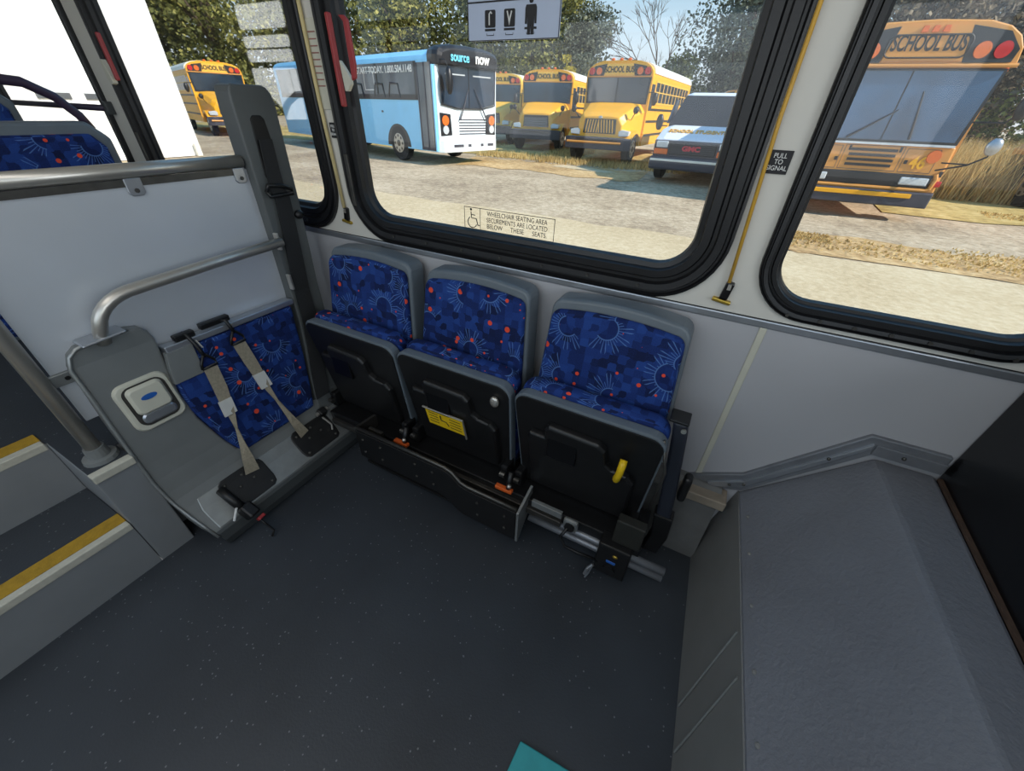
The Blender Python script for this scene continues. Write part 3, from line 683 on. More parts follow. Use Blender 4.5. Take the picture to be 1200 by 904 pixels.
# decal on the glass
T = thing('window_decal', 'clear decal about the wheelchair seating area low on the middle window', 'decal', (-.60, .022, .97))
def frame_lines(mb, x0, x1, z0, z1, y, w):
    mb.box(x0, x1, y, y + .0006, z0, z0 + w); mb.box(x0, x1, y, y + .0006, z1 - w, z1)
    mb.box(x0, x0 + w, y, y + .0006, z0, z1); return mb.box(x1 - w, x1, y, y + .0006, z0, z1)
b = frame_lines(MB(), -.757, -.442, .9785, 1.044, .0225, .0017); b.box(-.698, -.6965, .0225, .0231, .9785, 1.044)
b.build('border', 'ink', T)
for s, z, w in (('WHEELCHAIR SEATING AREA', 1.030, 1), ('SECUREMENTS ARE LOCATED', 1.0115, 1), ('BELOW      THESE      SEATS.', .993, 1)):
    text(s, 'lettering', 'ink', .0195, face_my(-.569, .0228, z), T, sx=.80 if 'BEL' not in s else .86, ext=.0003)
b = MB(); y = .0226
b.ell((-.731, y, 1.037), (.004, .0006, .004), 10, 6)
b.tube([(-.731, y, 1.031), (-.730, y, 1.012), (-.712, y, 1.011), (-.706, y, .992), (-.70, y, .992)], .0016, 6)
b.tube([(-.7305, y, 1.022), (-.716, y, 1.021)], .0013, 6)
b.tube([(-.737 + .0, y, 1.014)] + [(-.727 + .0165 * math.cos(rad(a)), y, .999 + .0165 * math.sin(rad(a))) for a in range(125, 345, 18)], .0014, 6)
b.build('wheelchair_symbol', 'ink', T)
# hanging white sign
T = thing('pictogram_sign', 'pale rectangular sign with three black pictograms at the top of the middle window', 'sign', (-.59, .012, 1.45))
MB().prism(rrect(-.714, -.468, 1.4345, 1.60, .004, 3), 'y', .010, .014).build('sign_board', 'sign', T)
frame_lines(MB(), -.714, -.468, 1.4345, 1.60, .0092, .0016).build('border', 'ink', T)
MB().box(-.714, -.468, .0093, .0099, 1.503, 1.506).build('rule', 'ink', T)
IX = (-.650, -.597, -.541); y0, y1 = .0088, .0098
for k, x in enumerate(IX[:2]):
    q = MB().prism(rrect(x - .0145, x + .0145, 1.4585, 1.490, .003, 3), 'y', y0, y1).build('icon_panel', 'ink', T)
    MB().box(x - .0145, x + .0145, y0, y1, 1.4525, 1.4565).build('icon_base', 'ink', q)
    if k == 0: MB().tube([(x - .002, .0084, 1.463), (x - .002, .0084, 1.483), (x + .002, .0084, 1.4865), (x + .005, .0084, 1.483)], .0016, 6).build('icon_mark', 'ink_white', q)
    else: MB().tube([(x - .006, .0084, 1.486), (x - .002, .0084, 1.474), (x, .0084, 1.462), (x + .002, .0084, 1.474), (x + .006, .0084, 1.486)], .0016, 6).build('icon_mark', 'ink_white', q)
x = IX[2]
q = MB().ell((x, .0092, 1.5015), (.0055, .0008, .0055), 12, 6).build('person_icon', 'ink', T)
MB().prism([(x - .012, 1.4945), (x + .012, 1.4945), (x + .0145, 1.489), (x + .0145, 1.462), (x + .010, 1.462), (x + .009, 1.483), (x + .008, 1.443), (x + .001, 1.443), (x, 1.466), (x - .001, 1.443), (x - .008, 1.443), (x - .009, 1.483), (x - .010, 1.462), (x - .0145, 1.462), (x - .0145, 1.489)], 'y', .0086, .0098).build('icon_body', 'ink', q)
MB().box(x - .0155, x - .009, y0, y1, 1.4525, 1.4565).box(x + .009, x + .0155, y0, y1, 1.4525, 1.4565).build('icon_base', 'ink', q)
for x in IX: MB().tube([(x - .010, .0092, 1.448), (x - .010, .0092, 1.4445), (x + .010, .0092, 1.4445), (x + .010, .0092, 1.448)], .0006, 4).build('icon_bracket', 'ink', T)

# ------------------------------------------------------------------ rear seats seen over the partition
def rear_seat(label, x, yc, w, zt):
    T = thing('bus_seat', label, 'seat', (x, yc, UZ), group='blue seats in the raised rear')
    o = [(yc - w, zt - .62), (yc + w, zt - .62), (yc + w, zt - .05), (yc + w - .05, zt), (yc - w + .05, zt), (yc - w, zt - .05)]
    MB().prism(o, 'x', x - .06, x).build('back_shell', 'shell', T, bevel=.012)
    o = [(yc - w + .03, zt - .60), (yc + w - .03, zt - .60), (yc + w - .03, zt - .075), (yc + w - .06, zt - .035), (yc - w + .06, zt - .035), (yc - w + .03, zt - .075)]
    MB().prism(o, 'x', x - .01, x + .02).build('back_cushion', 'fabric', T, bevel=.01, seg=3)
    MB().box(x - .02, x + .40, yc - w + .01, yc + w - .01, UZ + .36, UZ + .44).build('seat_cushion', 'fabric', T, bevel=.02, seg=3)
    b = MB().box(x + .1, x + .16, yc - w + .06, yc + w - .06, UZ, UZ + .36).build('pedestal', 'unit_dark', T)
    return T
T = rear_seat('blue patterned rear seat just beyond the partition top rail', -2.02, -.60, .285, 1.225)
T2 = rear_seat('further blue rear seat at the left photo edge behind the grab tubes', -2.75, -.59, .285, 1.315)
G = MB().tube([(-2.06, -.86, 1.20), (-2.06, -.85, 1.30), (-2.06, -.80, 1.335), (-2.06, -.55, 1.333), (-2.06, -.46, 1.325), (-2.06, -.40, 1.29), (-2.06, -.36, 1.24), (-2.06, -.345, 1.20)], .014, 10).build('grab_handle', plain('plum_tube', (58, 46, 66), .4, .2), T, smooth=True)
T3 = thing('window_guard_rail', 'dark plum guard rail tube running along the rear window above the seat', 'rail', (-2.68, -.03, 1.25))
MB().tube([(-2.70, -.03, 1.249), (-3.3, -.03, 1.25), (-3.9, -.03, 1.25)], .013, 10).build('rail', plain('plum_rail', (62, 54, 72), .4, .2), T3, smooth=True)
MB().obox((-2.69, -.016, 1.25), (.03, .03, .05)).build('rail_bracket', 'unit_dark', T3, bevel=.004)
T4 = thing('teal_folder', 'corner of a teal folder lying on the floor at the bottom edge', 'folder', (0, -1.0, 0))
MB().loft([[(p[0], p[1], z) for p in ((-.077, -.82), (.14, -.808), (.13, -1.08), (-.092, -1.09))] for z in (.001, .012)]).build('cover', 'teal', T4, bevel=.003)

# ------------------------------------------------------------------ outdoors: ground
ZGR = -.25
def ground(name, pts, z, mat):
    return struct(MB().add([(x, y, z) for x, y in pts], [tuple(range(len(pts)))]).build(name, mat))
ground('ground', [(-160, 1.0), (120, 1.0), (120, 160), (-160, 160)], ZGR - .02, 'gravel')
def wavy(x0, x1, y, amp, n, seed):
    r = random.Random(seed); return [(x0 + (x1 - x0) * k / n, y + amp * (r.random() - .5) * 2) for k in range(n + 1)]
ground('concrete_strip', [(14, .2), (-60, .2)] + [(-60, 4.4)] + wavy(-14, 9, 5.8, .10, 40, 3) + [(14, 5.9)], ZGR - .014, 'concrete')
ground('dirt_strip', [(1.0, 5.8)] + wavy(1.2, 9, 5.85, .06, 20, 5) + wavy(9, -.4, 7.3, .3, 16, 9), ZGR - .010, 'dirt')
ground('dirt_patch', wavy(-8.5, -2.6, 11.2, .35, 14, 21) + wavy(-2.8, -9.5, 13.6, .3, 14, 22), ZGR - .010, 'dirt')
ground('straw_verge', wavy(-34, -3.0, 14.4, .3, 30, 31) + wavy(-2.0, -40, 21.5, .4, 30, 32), ZGR - .006, 'straw')
ground('straw_field', wavy(2.8, 14, 10.4, .2, 14, 41) + [(30, 14), (30, 40), (4, 40)], ZGR - .006, 'straw')
ground('pale_patch', [(-5.9, 12.9), (-3.9, 12.4), (-3.6, 12.75), (-4.6, 13.3), (-5.7, 13.5)], ZGR - .004, 'concrete')

# grass: uncountable blades, one object per field
def grass(name, label, spots, n, h, mat, seed):
    r = random.Random(seed); mb = MB()
    for _ in range(n):
        cx, cy, rx, ry = r.choice(spots); x = cx + r.uniform(-rx, rx); y = cy + r.uniform(-ry, ry)
        hh = h * r.uniform(.4, 1.15); a = r.uniform(0, PI); w = (.008 + .010 * r.random()) * (1 if h > .1 else 1.5); lx, ly = r.uniform(-.3, .3) * hh, r.uniform(-.3, .3) * hh
        mb.add([(x - w * math.cos(a), y - w * math.sin(a), ZGR), (x + w * math.cos(a), y + w * math.sin(a), ZGR), (x + lx + w * .3, y + ly, ZGR + hh)], [(0, 1, 2)])
    o = mb.build(name, mat, weld=False); return tag(o, label, 'grass', kind='stuff')
grass('tall_grass', 'tall dry straw coloured grass behind the large flat-fronted school bus', [(5.2, 14.6, 1.6, 1.2), (8.5, 15.5, 3, 1.6), (4.6, 17, 1.2, 2.2), (7, 18.5, 3, 2)], 20000, 1.15, 'dry_grass', 1)
grass('dry_grass', 'short dry grass around the parked school buses', [(-8.0, 14.6, 1.6, .8), (-5.2, 14.2, 1.6, .7), (-2.6, 14.6, 1.0, .9), (-3, 17.5, .5, 2), (-7, 17.5, .8, 1.2), (-24, 22, 8, 2), (-16, 18.5, 5, 1)], 7000, .2, 'dry_grass', 2)
grass('verge_grass', 'low dry tufts along the gravel edge in front of the right school bus', [(2.2, 6.6, 1.4, .5), (4.5, 6.9, 1.4, .5), (.9, 6.9, .6, .3), (5.6, 11.4, .9, .4)], 2600, .035, 'dry_grass', 4)

# ------------------------------------------------------------------ trees
def tree(name, label, x, y, h, r, n, mat, seed, base=.12, trunk=True, leaf=.26, group=None, sparse=.0):
    rd = random.Random(seed)
    T = thing(name, label, 'tree', (x, y, ZGR), group=group)
    blobs = []
    for _ in range(26):
        zz = rd.uniform(base, .92) * h; k = 1 - abs(zz / h - .45) * 1.1
        a = rd.uniform(0, 2 * PI); d = rd.uniform(0, .8) * r * k
        blobs.append((x + d * math.cos(a), y + d * math.sin(a), zz, r * rd.uniform(.30, .52)))
    V, Fc = [], []
    for _ in range(n):
        bx, by, bz, br = rd.choice(blobs)
        v = Vector((rd.gauss(0, 1), rd.gauss(0, 1), rd.gauss(0, 1))).normalized() * br * rd.uniform(.55, 1.05)
        c = Vector((bx, by, bz + ZGR)) + Vector((v.x, v.y, v.z * .8))
        s = leaf * rd.uniform(.5, 1.1); e1 = Vector((rd.gauss(0, 1), rd.gauss(0, 1), rd.gauss(0, .8))).normalized(); e2 = e1.cross(Vector((rd.gauss(0, 1), rd.gauss(0, 1), rd.gauss(0, 1)))).normalized()
        k = len(V); V += [c - e1 * s * .5, c + e2 * s * .32, c + e1 * s * .5, c - e2 * s * .32]; Fc.append((k, k + 1, k + 2, k + 3))
    me = bpy.data.meshes.new('foliage'); me.from_pydata([v - Vector((x, y, ZGR)) for v in V], [], Fc); me.materials.append(M[mat])
    fo = bpy.data.objects.new('foliage', me); COL.objects.link(fo); fo.parent = T
    if trunk:
        b = MB(); b.tube([(x, y, ZGR), (x + .05 * r, y, ZGR + h * .4), (x - .04 * r, y, ZGR + h * .85)], [.03 * h, .02 * h, .006 * h], 8)
        b.build('trunk', 'bark', T, smooth=True)
        bb = MB()
        for bx, by, bz, br in blobs[:9]: bb.tube([(x, y, ZGR + max(.15 * h, bz * .6)), (bx, by, bz + ZGR)], [.011 * h, .004 * h], 6)
        bb.build('branches', 'bark', T, smooth=True)
    return T
LT = 'leafy_tree'
tree(LT, 'olive green tree directly right of the white building wall', -60, 36, 26, 10, 20000, 'leaf_olive', 11, .0, leaf=.62)
tree(LT, 'yellowish olive tree peeking out at the corner of the white building', -70, 35, 27, 9, 15000, 'leaf_olive', 10, .0, leaf=.66)
tree(LT, 'dense dark green tree behind the far left school bus', -50, 47, 25, 10, 20000, 'leaf_green', 12, .0, leaf=.6)
tree(LT, 'olive tree seen in the gap before the blue bus tail', -38, 45, 22, 9, 18000, 'leaf_olive', 13, .0, leaf=.56)
tree(LT, 'pale olive tree rising over the rear of the blue bus', -30, 49, 21, 8, 17000, 'leaf_olive', 14, .0, leaf=.52)
tree(LT, 'brownish green tree rising over the middle of the blue bus', -25.5, 52, 20, 7, 16000, 'leaf_green', 15, .0, leaf=.5)
tree(LT, 'yellow olive tree above the front of the blue bus', -21, 44, 16, 6, 16000, 'leaf_olive', 16, .0, leaf=.42)
tree(LT, 'grey green tree behind the two middle school buses under the sign', -17.2, 45, 9.4, 4.4, 12000, 'leaf_grey', 17, .02, leaf=.34)
tree('yellow_shrub', 'small bright yellow tree top above the smaller middle school bus', -12.6, 31, 5.2, 1.0, 2000, 'leaf_yellow', 18, .3, leaf=.18)
tree('large_tree', 'tall dark grey green tree behind the white van', -3.8, 53, 18, 7.2, 20000, 'leaf_grey', 19, .02, leaf=.42)
tree('large_tree', 'tall grey green tree right of the van against the window frame', 3.0, 47, 16.5, 5.4, 13000, 'leaf_grey', 20, .0, leaf=.4)
tree(LT, 'broad olive tree between the left school bus and the blue bus tail', -56, 43, 25, 9.5, 18000, 'leaf_olive', 26, .0, leaf=.6)
tree('low_tree', 'low scrubby thicket far behind the tall dry grass', 14.5, 31, 6, 5.5, 14000, 'leaf_olive', 27, .0, leaf=.3)
tree('wood_edge_tree', 'grey brown wood tree farthest back above the tall dry grass', 12.5, 46, 14, 7.5, 16000, 'leaf_brown', 28, .0, leaf=.42)
tree('low_tree', 'low dark trees on the skyline between the middle school bus and the van', -8.2, 47, 6.0, 3.4, 9000, 'leaf_green', 21, .0, leaf=.32)
tree('wood_edge_tree', 'brown autumn tree behind the roof of the right school bus', 7.0, 36, 13, 6.4, 17000, 'leaf_brown', 23, .0, leaf=.36)
tree('wood_edge_tree', 'brown and green tree at the top right corner beyond the bus', 16.5, 36, 13, 7, 18000, 'leaf_brown', 24, .0, leaf=.36)
tree('wood_edge_tree', 'low olive bushes in the right distance beside the mirrors', 11.2, 23, 6.6, 4.2, 15000, 'leaf_olive', 25, .0, leaf=.24)
# bare tree
def bare(label, x, y, h, seed):
    rd = random.Random(seed); T = thing('bare_tree', label, 'tree', (x, y, ZGR))
    tr = MB(); br = MB()
    def grow(p, d, L, r, dep):
        q = p + d * L; m = p + d * L * .5 + Vector((rd.uniform(-.06, .06) * L, rd.uniform(-.06, .06) * L, 0))
        (tr if dep < 2 else br).tube([p, m, q], [r, r * .85, r * .7], 5, cap=False)
        if dep < 5:
            for _ in range(3):
                v = (d + Vector((rd.gauss(0, .42), rd.gauss(0, .42), rd.gauss(.05, .2)))).normalized(); grow(q, v, L * rd.uniform(.6, .85), r * .62, dep + 1)
    grow(Vector((x, y, ZGR)), Vector((0, 0, 1)), h * .26, .11, 0)
    tr.build('trunk', 'bark', T); br.build('twigs', 'bark', T)
bare('bare leafless tree against the pale sky above the middle school bus', -8.2, 40, 10.4, 5)

# ------------------------------------------------------------------ white building
T = thing('white_building', 'bright white ribbed metal building filling the rear left window', 'building', (-16.1, 0, ZGR))
bw = [(7.24, ZGR), (7.24, 6), (-14, 6), (-14, ZGR)]
MB().box(-26, -16.1, -14, 7.24, ZGR, 6).build('walls', 'siding', T)
MB().box(-16.13, -16.05, 7.17, 7.27, ZGR, 6).build('corner_trim', 'siding', T)
for y0, y1 in ((3.95, 4.62), (4.92, 5.5), (2.7, 3.3)):
    MB().box(-16.12, -16.06, y0, y1, 1.18, 1.31).build('slot_window', 'bus_glass_grey', T)
MB().box(-16.0, -15.9, 7.05, 7.2, ZGR, .1).build('downpipe_foot', 'bus_white', T)

# ------------------------------------------------------------------ vehicles (local: nose at y=0 facing -y, x to the right seen from ahead)
def wheel(parent, x, y, r, w=.26, name='wheel'):
    s = 1 if x > 0 else -1
    o = MB().tube([(x - w / 2, y, r), (x - w / 2 + .03, y, r), (x + w / 2 - .03, y, r), (x + w / 2, y, r)], [r * .9, r, r, r * .9], 22).build(name, 'tyre', parent, world=False)
    e = x + s * w / 2
    MB().tube([(e - s * .02, y, r), (e + s * .01, y, r)], [r * .6, r * .55], 18).build('rim', 'rim', o, world=False)
    b = MB()
    for k in range(8):
        a = 2 * PI * k / 8; b.cyl((e, y + r * .42 * math.cos(a), r + r * .42 * math.sin(a)), (e + s * .014, y + r * .42 * math.cos(a), r + r * .42 * math.sin(a)), r * .09, 8)
    b.ell((e + s * .01, y, r), (.03, r * .2, r * .2), 10, 6); b.build('hub', 'steel_dark', o, world=False)
    return o
def section(w, z0, ze, zc, n=10):
    """bus cross-section: straight sides up to ze then a domed roof to zc"""
    pts = [(-w, z0), (-w, ze)]
    for k in range(1, n):
        a = PI * k / n; c = math.cos(a); s_ = math.sin(a)
        pts.append((-w * (abs(c) ** .55) * (1 if c > 0 else -1), ze + (zc - ze) * (s_ ** .9)))
    return pts + [(w, ze), (w, z0)]
def mirror(parent, x, y, z, big=True, arm=None):
    if arm: MB().tube(arm, .016, 6).build('mirror_arm', 'bus_black', parent, world=False)
    m = MB().ell((x, y, z), (.10, .07, .20 if big else .11), 12, 8).build('mirror', 'bus_black', parent, world=False, smooth=True)
    return m
def front_header(T, w, y, ze, zc, textsize=.2, lamp='round'):
    """black lamp boards, yellow sign board, warning lamps, SCHOOL BUS"""
    z0, z1 = ze + .02, zc - .10
    for s in (-1, 1):
        o = [(s * .57, z0), (s * (w - .10), z0), (s * (w - .08), z0 + (z1 - z0) * .35), (s * (w - .30), z0 + (z1 - z0) * .82), (s * .47, z1)]
        q = MB().prism(o, 'y', y - .03, y + .02).build('lamp_board', 'bus_black', T, world=False)
        for xx, m_ in ((.74, 'lens_amber'), (1.0, 'lens_red')):
            if xx + .10 < w: MB().cyl((s * xx, y - .03, z0 + .15), (s * xx, y - .05, z0 + .15), .105, 18).build('warning_lamp', m_, q, world=False)
    q = MB().prism([(-.55, z0 + .02), (.55, z0 + .02), (.47, z1), (-.47, z1)], 'y', y - .032, y + .01).build('sign_board', 'bus_orange' if textsize > .25 else 'bus_yellow2', T, world=False)
    text('SCHOOL BUS', 'lettering', 'ink', textsize, Matrix.Translation((0, y - .035, (z0 + z1) / 2 + .01)) @ Matrix.Rotation(PI / 2, 4, 'X'), q, sx=.74 if textsize < .25 else .585, ext=.004, bold=.007, world=False)
def bus_c(name, label, x, y, rz, L, mat='bus_yellow', grille='slats', group='conventional school buses with hoods'):
    """hooded school bus"""
    T = thing(name, label, 'bus', (x, y, ZGR), rz, group)
    w = 1.2; cy = 1.45; ze, zc = 2.58, 3.03
    # body behind the cowl
    body = MB().loft([[(p[0], yy, p[1]) for p in section(w, .55, ze, zc)] for yy in (cy, cy + L)]).build('body', mat, T, world=False)
    MB().loft([[(p[0] * 1.004, yy, p[1] + .012) for p in section(w, ze + .08, ze + .1, zc)] for yy in (cy + .25, cy + L + .01)]).build('roof', 'bus_white', body, world=False)
    front_header(T, w, cy - .005, ze - .02, zc, .235)
    # windscreen of two panes
    for s in (-1, 1):
        MB().prism([(s * .02, 1.86), (s * 1.06, 1.86), (s * 1.10, 2.53), (s * .02, 2.55)], 'y', cy - .03, cy + .02).build('windscreen', 'bus_glass', T, world=False)
    MB().prism([(-1.12, 1.80), (1.12, 1.80), (1.16, 2.59), (-1.16, 2.59)], 'y', cy - .012, cy + .01).build('windscreen_surround', 'bus_black', T, world=False)
    MB().box(-1.18, 1.18, cy - .05, cy, 2.56, 2.60).build('visor_ridge', 'bus_orange', T, world=False)
    # hood, tapering forward
    def hs(y0, wb_, wt, zt, z0=.62): return [(-wb_, y0, z0), (-wb_, y0, zt - .25), (-wt, y0, zt - .03), (-wt * .6, y0, zt), (wt * .6, y0, zt), (wt, y0, zt - .03), (wb_, y0, zt - .25), (wb_, y0, z0)]
    MB().loft([hs(.12, .78, .62, 1.42), hs(.3, .86, .74, 1.54), hs(.9, 1.0, .84, 1.70), hs(cy, 1.14, .95, 1.84)]).build('hood', mat, T, world=False, bevel=.03)
    for s in (-1, 1):   # front wings
        mb = MB(); rings = []
        for k in range(9):
            a = PI * k / 8; rings.append([(s * .70, .72 - .62 * math.cos(a), .55 + .52 * math.sin(a) ** .7), (s * 1.18, .72 - .62 * math.cos(a), .55 + .50 * math.sin(a) ** .7), (s * 1.18, .72 - .52 * math.cos(a), .55 + .40 * math.sin(a) ** .7), (s * .70, .72 - .52 * math.cos(a), .55 + .42 * math.sin(a) ** .7)])
        mb.loft(rings).build('wing', mat, T, world=False)
        MB().prism([(s * .72, .86), (s * 1.06, .88), (s * 1.08, 1.02), (s * .80, 1.06), (s * .70, 1.0)], 'y', .10, .34).build('headlamp', 'lens_clear', T, world=False, bevel=.02)
    g = MB().prism([(-.60, .92), (.60, .92), (.56, 1.35), (-.56, 1.35)], 'y', .085, .14).build('grille', 'bus_black', T, world=False, bevel=.02)
    b = MB()
    if grille == 'slats':
        for k in range(11):
            xx = -.50 + k * .1; b.obox((xx + (.03 if xx < 0 else -.03), .08, 1.135), (.026, .02, .38), (0, rad(8 if xx < 0 else -8), 0))
    else:
        for k in range(6): b.box(-.54, .54, .07, .09, .925 + k * .06, .95 + k * .06)
    b.build('grille_bars', 'bus_yellow2' if grille == 'slats' else 'trim_dull', g, world=False)
    if grille == 'slats': MB().ell((0, .075, 1.39), (.07, .03, .05)).build('badge', 'trim', g, world=False)
    bp = MB().loft([[(-1.2, yy, z) for yy, z in ((-.02, .45), (-.02, .80), (.16, .80), (.16, .45))], [(-1.0, yy - .06, z) for yy, z in ((-.02, .45), (-.02, .82), (.16, .82), (.16, .45))], [(1.0, yy - .06, z) for yy, z in ((-.02, .45), (-.02, .82), (.16, .82), (.16, .45))], [(1.2, yy, z) for yy, z in ((-.02, .45), (-.02, .80), (.16, .80), (.16, .45))]]).build('front_bumper', 'bus_grey', T, world=False, bevel=.02)
    if grille == 'slats': MB().tube([(-1.1, -.10, .66), (.9, -.10, .66)], .035, 8).build('bumper_bar', 'bus_orange', bp, world=False)
    MB().box(-.75, .75, -.082, -.06, .68, .78).build('intake', 'bus_black', bp, world=False)
    # sides
    for s in (-1, 1):
        n = max(3, int((L - 1.0) / .62))
        wn = MB(); mul = MB()
        MB().box(s * w - .012, s * w + .012, cy + .62, cy + .8 + n * .62, 1.86, 2.46).build('window_band', 'bus_glass', T, world=False)
        for k in range(n + 1): mul.box(s * w - .016, s * w + .02, cy + .60 + k * .62, cy + .67 + k * .62, 1.84, 2.48)
        mul.box(s * w - .016, s * w + .02, cy + .62, cy + .75 + n * .62, 2.16, 2.19).box(s * w - .016, s * w + .02, cy + .62, cy + .75 + n * .62, 1.82, 1.87).box(s * w - .016, s * w + .02, cy + .62, cy + .75 + n * .62, 2.45, 2.50)
        mul.build('window_posts', 'bus_yellow2', T, world=False)
        for z in (1.66, 1.30, .88): MB().box(s * w - .01, s * w + .014, cy + .1, cy + L, z - .035, z + .035).build('rub_rail', 'bus_black', T, world=False)
        MB().prism([(cy + .10, 1.66), (cy + .52, 1.66), (cy + .52, 2.38), (cy + .10, 2.38)], 'x', s * w - .01, s * w + .014).build('cab_window', 'bus_glass', T, world=False)
        mirror(T, s * 1.45, cy - .25, 1.95, True, [(s * 1.15, cy, 2.15), (s * 1.45, cy - .25, 2.12)])
        mirror(T, s * 1.12, .35, 1.62, False, [(s * .95, .55, 1.35), (s * 1.12, .35, 1.58)])
        wheel(T, s * .98, .72, .48); wheel(T, s * .98, cy + L * .68, .48)
    for s in (-.3, 0, .3): MB().ell((s, cy + .02, zc + .02), (.07, .05, .04)).build('roof_lamp', 'lens_amber', T, world=False)
    return T
bus_c('school_bus', 'yellow hooded school bus with slanted grille bars beside the white van', -4.97, 14.67, rad(-2), 7.4)
bus_c('school_bus', 'smaller looking yellow school bus with flat chrome grille, second right of the blue bus', -8.9, 17.8, rad(6), 7.5, 'bus_yellow', 'bars')
bus_c('school_bus', 'yellow school bus mostly hidden behind the blue bus front', -12.5, 19.8, rad(6), 7.5, 'bus_yellow2', 'bars')
bus_c('school_bus', 'orange yellow school bus far left beside the white building', -23.4, 13.3, rad(70), 8.0, 'bus_yellow', 'slats')
bus_c('school_bus', 'distant orange school bus roof showing above the white van', -1.7, 34, rad(2), 4.5, 'bus_orange', 'bars')

# flat-fronted bus at the right
T = thing('flat_front_school_bus', 'large orange flat-fronted school bus numbered 46 through the right window', 'bus', (1.985, 9.4, ZGR), rad(5)); T.scale = (.965, 1, 1)
w = 1.25
def fs(y, k=1, dz=0): return [(p[0] * k, y, p[1] + dz) for p in section(w, .55, 2.30, 2.86)]
MB().loft([fs(.10), fs(10.0)]).build('body', 'bus_orange', T, world=False)
MB().loft([[(p[0] * 1.03, yy, p[1]) for p in section(w, 2.30, 2.34, 2.88)] for yy in (-.06, .6)]).build('roof_cap', 'bus_orange', T, world=False, bevel=.02)
front_header(T, w + .03, -.06, 2.33, 2.90, .285)
pp = rrect(-.56, .56, 2.41, 2.69, .09, 5)
MB().tube([(p[0], -.10, p[1]) for p in pp] + [(pp[0][0], -.10, pp[0][1])], .012, 6).build('sign_border', 'ink', T, world=False)
for x in (-.14, .0, .14): MB().prism([(x - .045, 2.72), (x + .045, 2.72), (x + .03, 2.80), (x - .03, 2.80)], 'y', -.13, -.05).build('roof_lamp', 'lens_amber', T, world=False)
MB().tube([(-1.30, -.07, 2.315), (1.30, -.07, 2.315)], .028, 8).build('header_ridge', 'bus_orange', T, world=False)
MB().loft([[(-1.16, -.012, 1.24), (1.16, -.012, 1.24), (1.24, -.012, 2.28), (-1.24, -.012, 2.28)], [(-1.16, .12, 1.24), (1.16, .12, 1.24), (1.24, .12, 2.28), (-1.24, .12, 2.28)]]).build('windscreen_surround', 'bus_black', T, world=False)
for s in (-1, 1): MB().prism([(s * .012, 1.28), (s * 1.10, 1.28), (s * 1.19, 2.25), (s * .012, 2.25)], 'y', -.03, .05).build('windscreen', 'bus_glass_blue', T, world=False)
MB().box(-1.14, 1.14, -.035, .0, 1.205, 1.24).build('sill_strip', 'lens_clear', T, world=False)
MB().loft([[(-1.24, 0, .48), (1.24, 0, .48), (1.18, 0, 1.22), (-1.18, 0, 1.22)], [(-1.25, .3, .48), (1.25, .3, .48), (1.25, .3, 1.22), (-1.25, .3, 1.22)]]).build('front_panel', 'bus_orange', T, world=False, bevel=.03)
b = MB()
for z in (1.12, 1.04, .96, .88): b.box(-.38, .36, -.012, .02, z - .022, z + .022)
b.build('grille_slots', 'bus_black', T, world=False)
b = frame_lines(MB(), -.48, .46, .80, 1.19, -.004, .008); frame_lines(b, .50, 1.0, .80, 1.17, -.004, .008); frame_lines(b, -1.0, -.52, .80, 1.17, -.004, .008)
b.build('panel_seams', 'bus_grey', T, world=False)
for s in (-1, 1):
    MB().box(s * .56 - .025, s * .56 + .025, -.012, .0, .93, .99).box(s * .40 - .018, s * .40 + .018, -.012, .0, 1.10, 1.18).build('hinge', 'bus_black', T, world=False)
    MB().cyl((s * .93, .02, 1.06), (s * .93, -.03, 1.06), .10, 18).build('turn_lamp', 'lens_amber', T, world=False)
    MB().box(s * .82 - .22, s * .82 + .22, -.06, .02, .60, .73).build('headlamp', 'lens_clear', T, world=False, bevel=.02)
    MB().box(s * 1.20 - .06, s * 1.20 + .05, -.04, .1, .60, .69).build('side_marker', 'lens_red', T, world=False, bevel=.01)
    MB().obox((s * 1.17, -.01, .80), (.05, .03, .09)).build('clip', 'bus_black', T, world=False)
MB().box(-1.08, 1.08, -.045, .02, .555, .775).build('lamp_band', 'bus_black', T, world=False, bevel=.02)
MB().tube([(-1.14, -.03, .53), (1.06, -.03, .53), (1.12, -.03, .56), (1.14, -.03, .72), (1.10, -.03, .80)], .035, 8).build('lamp_band_trim', 'bus_orange', T, world=False)
text('46', 'number', 'number_gold', .27, Matrix.Translation((.74, -.016, .95)) @ Matrix.Rotation(PI / 2, 4, 'X'), T, sx=.9, ext=.002, bold=.006, world=False)
bp = MB().loft([[(-1.28, .1, .25), (-1.28, .1, .50), (-1.28, .4, .50), (-1.28, .4, .25)], [(-1.18, -.16, .25), (-1.18, -.16, .50), (-1.18, .1, .50), (-1.18, .1, .25)], [(1.18, -.16, .25), (1.18, -.16, .50), (1.18, .1, .50), (1.18, .1, .25)], [(1.28, .1, .25), (1.28, .1, .50), (1.28, .4, .50), (1.28, .4, .25)]]).build('front_bumper', 'bus_grey', T, world=False, bevel=.02)
MB().box(-.9, .86, -.185, -.165, .40, .475).build('crossing_bar', 'bus_yellow', T, world=False, bevel=.01)
for x0, z0, x1, z1 in ((.42, 1.30, .28, 1.98), (-.55, 1.30, .05, 1.72)):
    MB().tube([(x0, -.05, z0), ((x0 + x1) / 2, -.06, (z0 + z1) / 2), (x1, -.05, z1)], [.022, .016, .01], 6).build('wiper', 'bus_black', T, world=False)
mirror(T, 1.60, -.30, 1.80, True, [(1.2, .05, 1.58), (1.5, -.25, 1.58), (1.60, -.30, 1.72)])
MB().tube([(1.05, -.03, .86), (1.32, -.32, .98), (1.48, -.42, 1.12), (1.48, -.42, 1.18)], .015, 6).tube([(1.08, -.03, .98), (1.36, -.30, .99)], .012, 6).build('mirror_arm', 'bus_black', T, world=False)
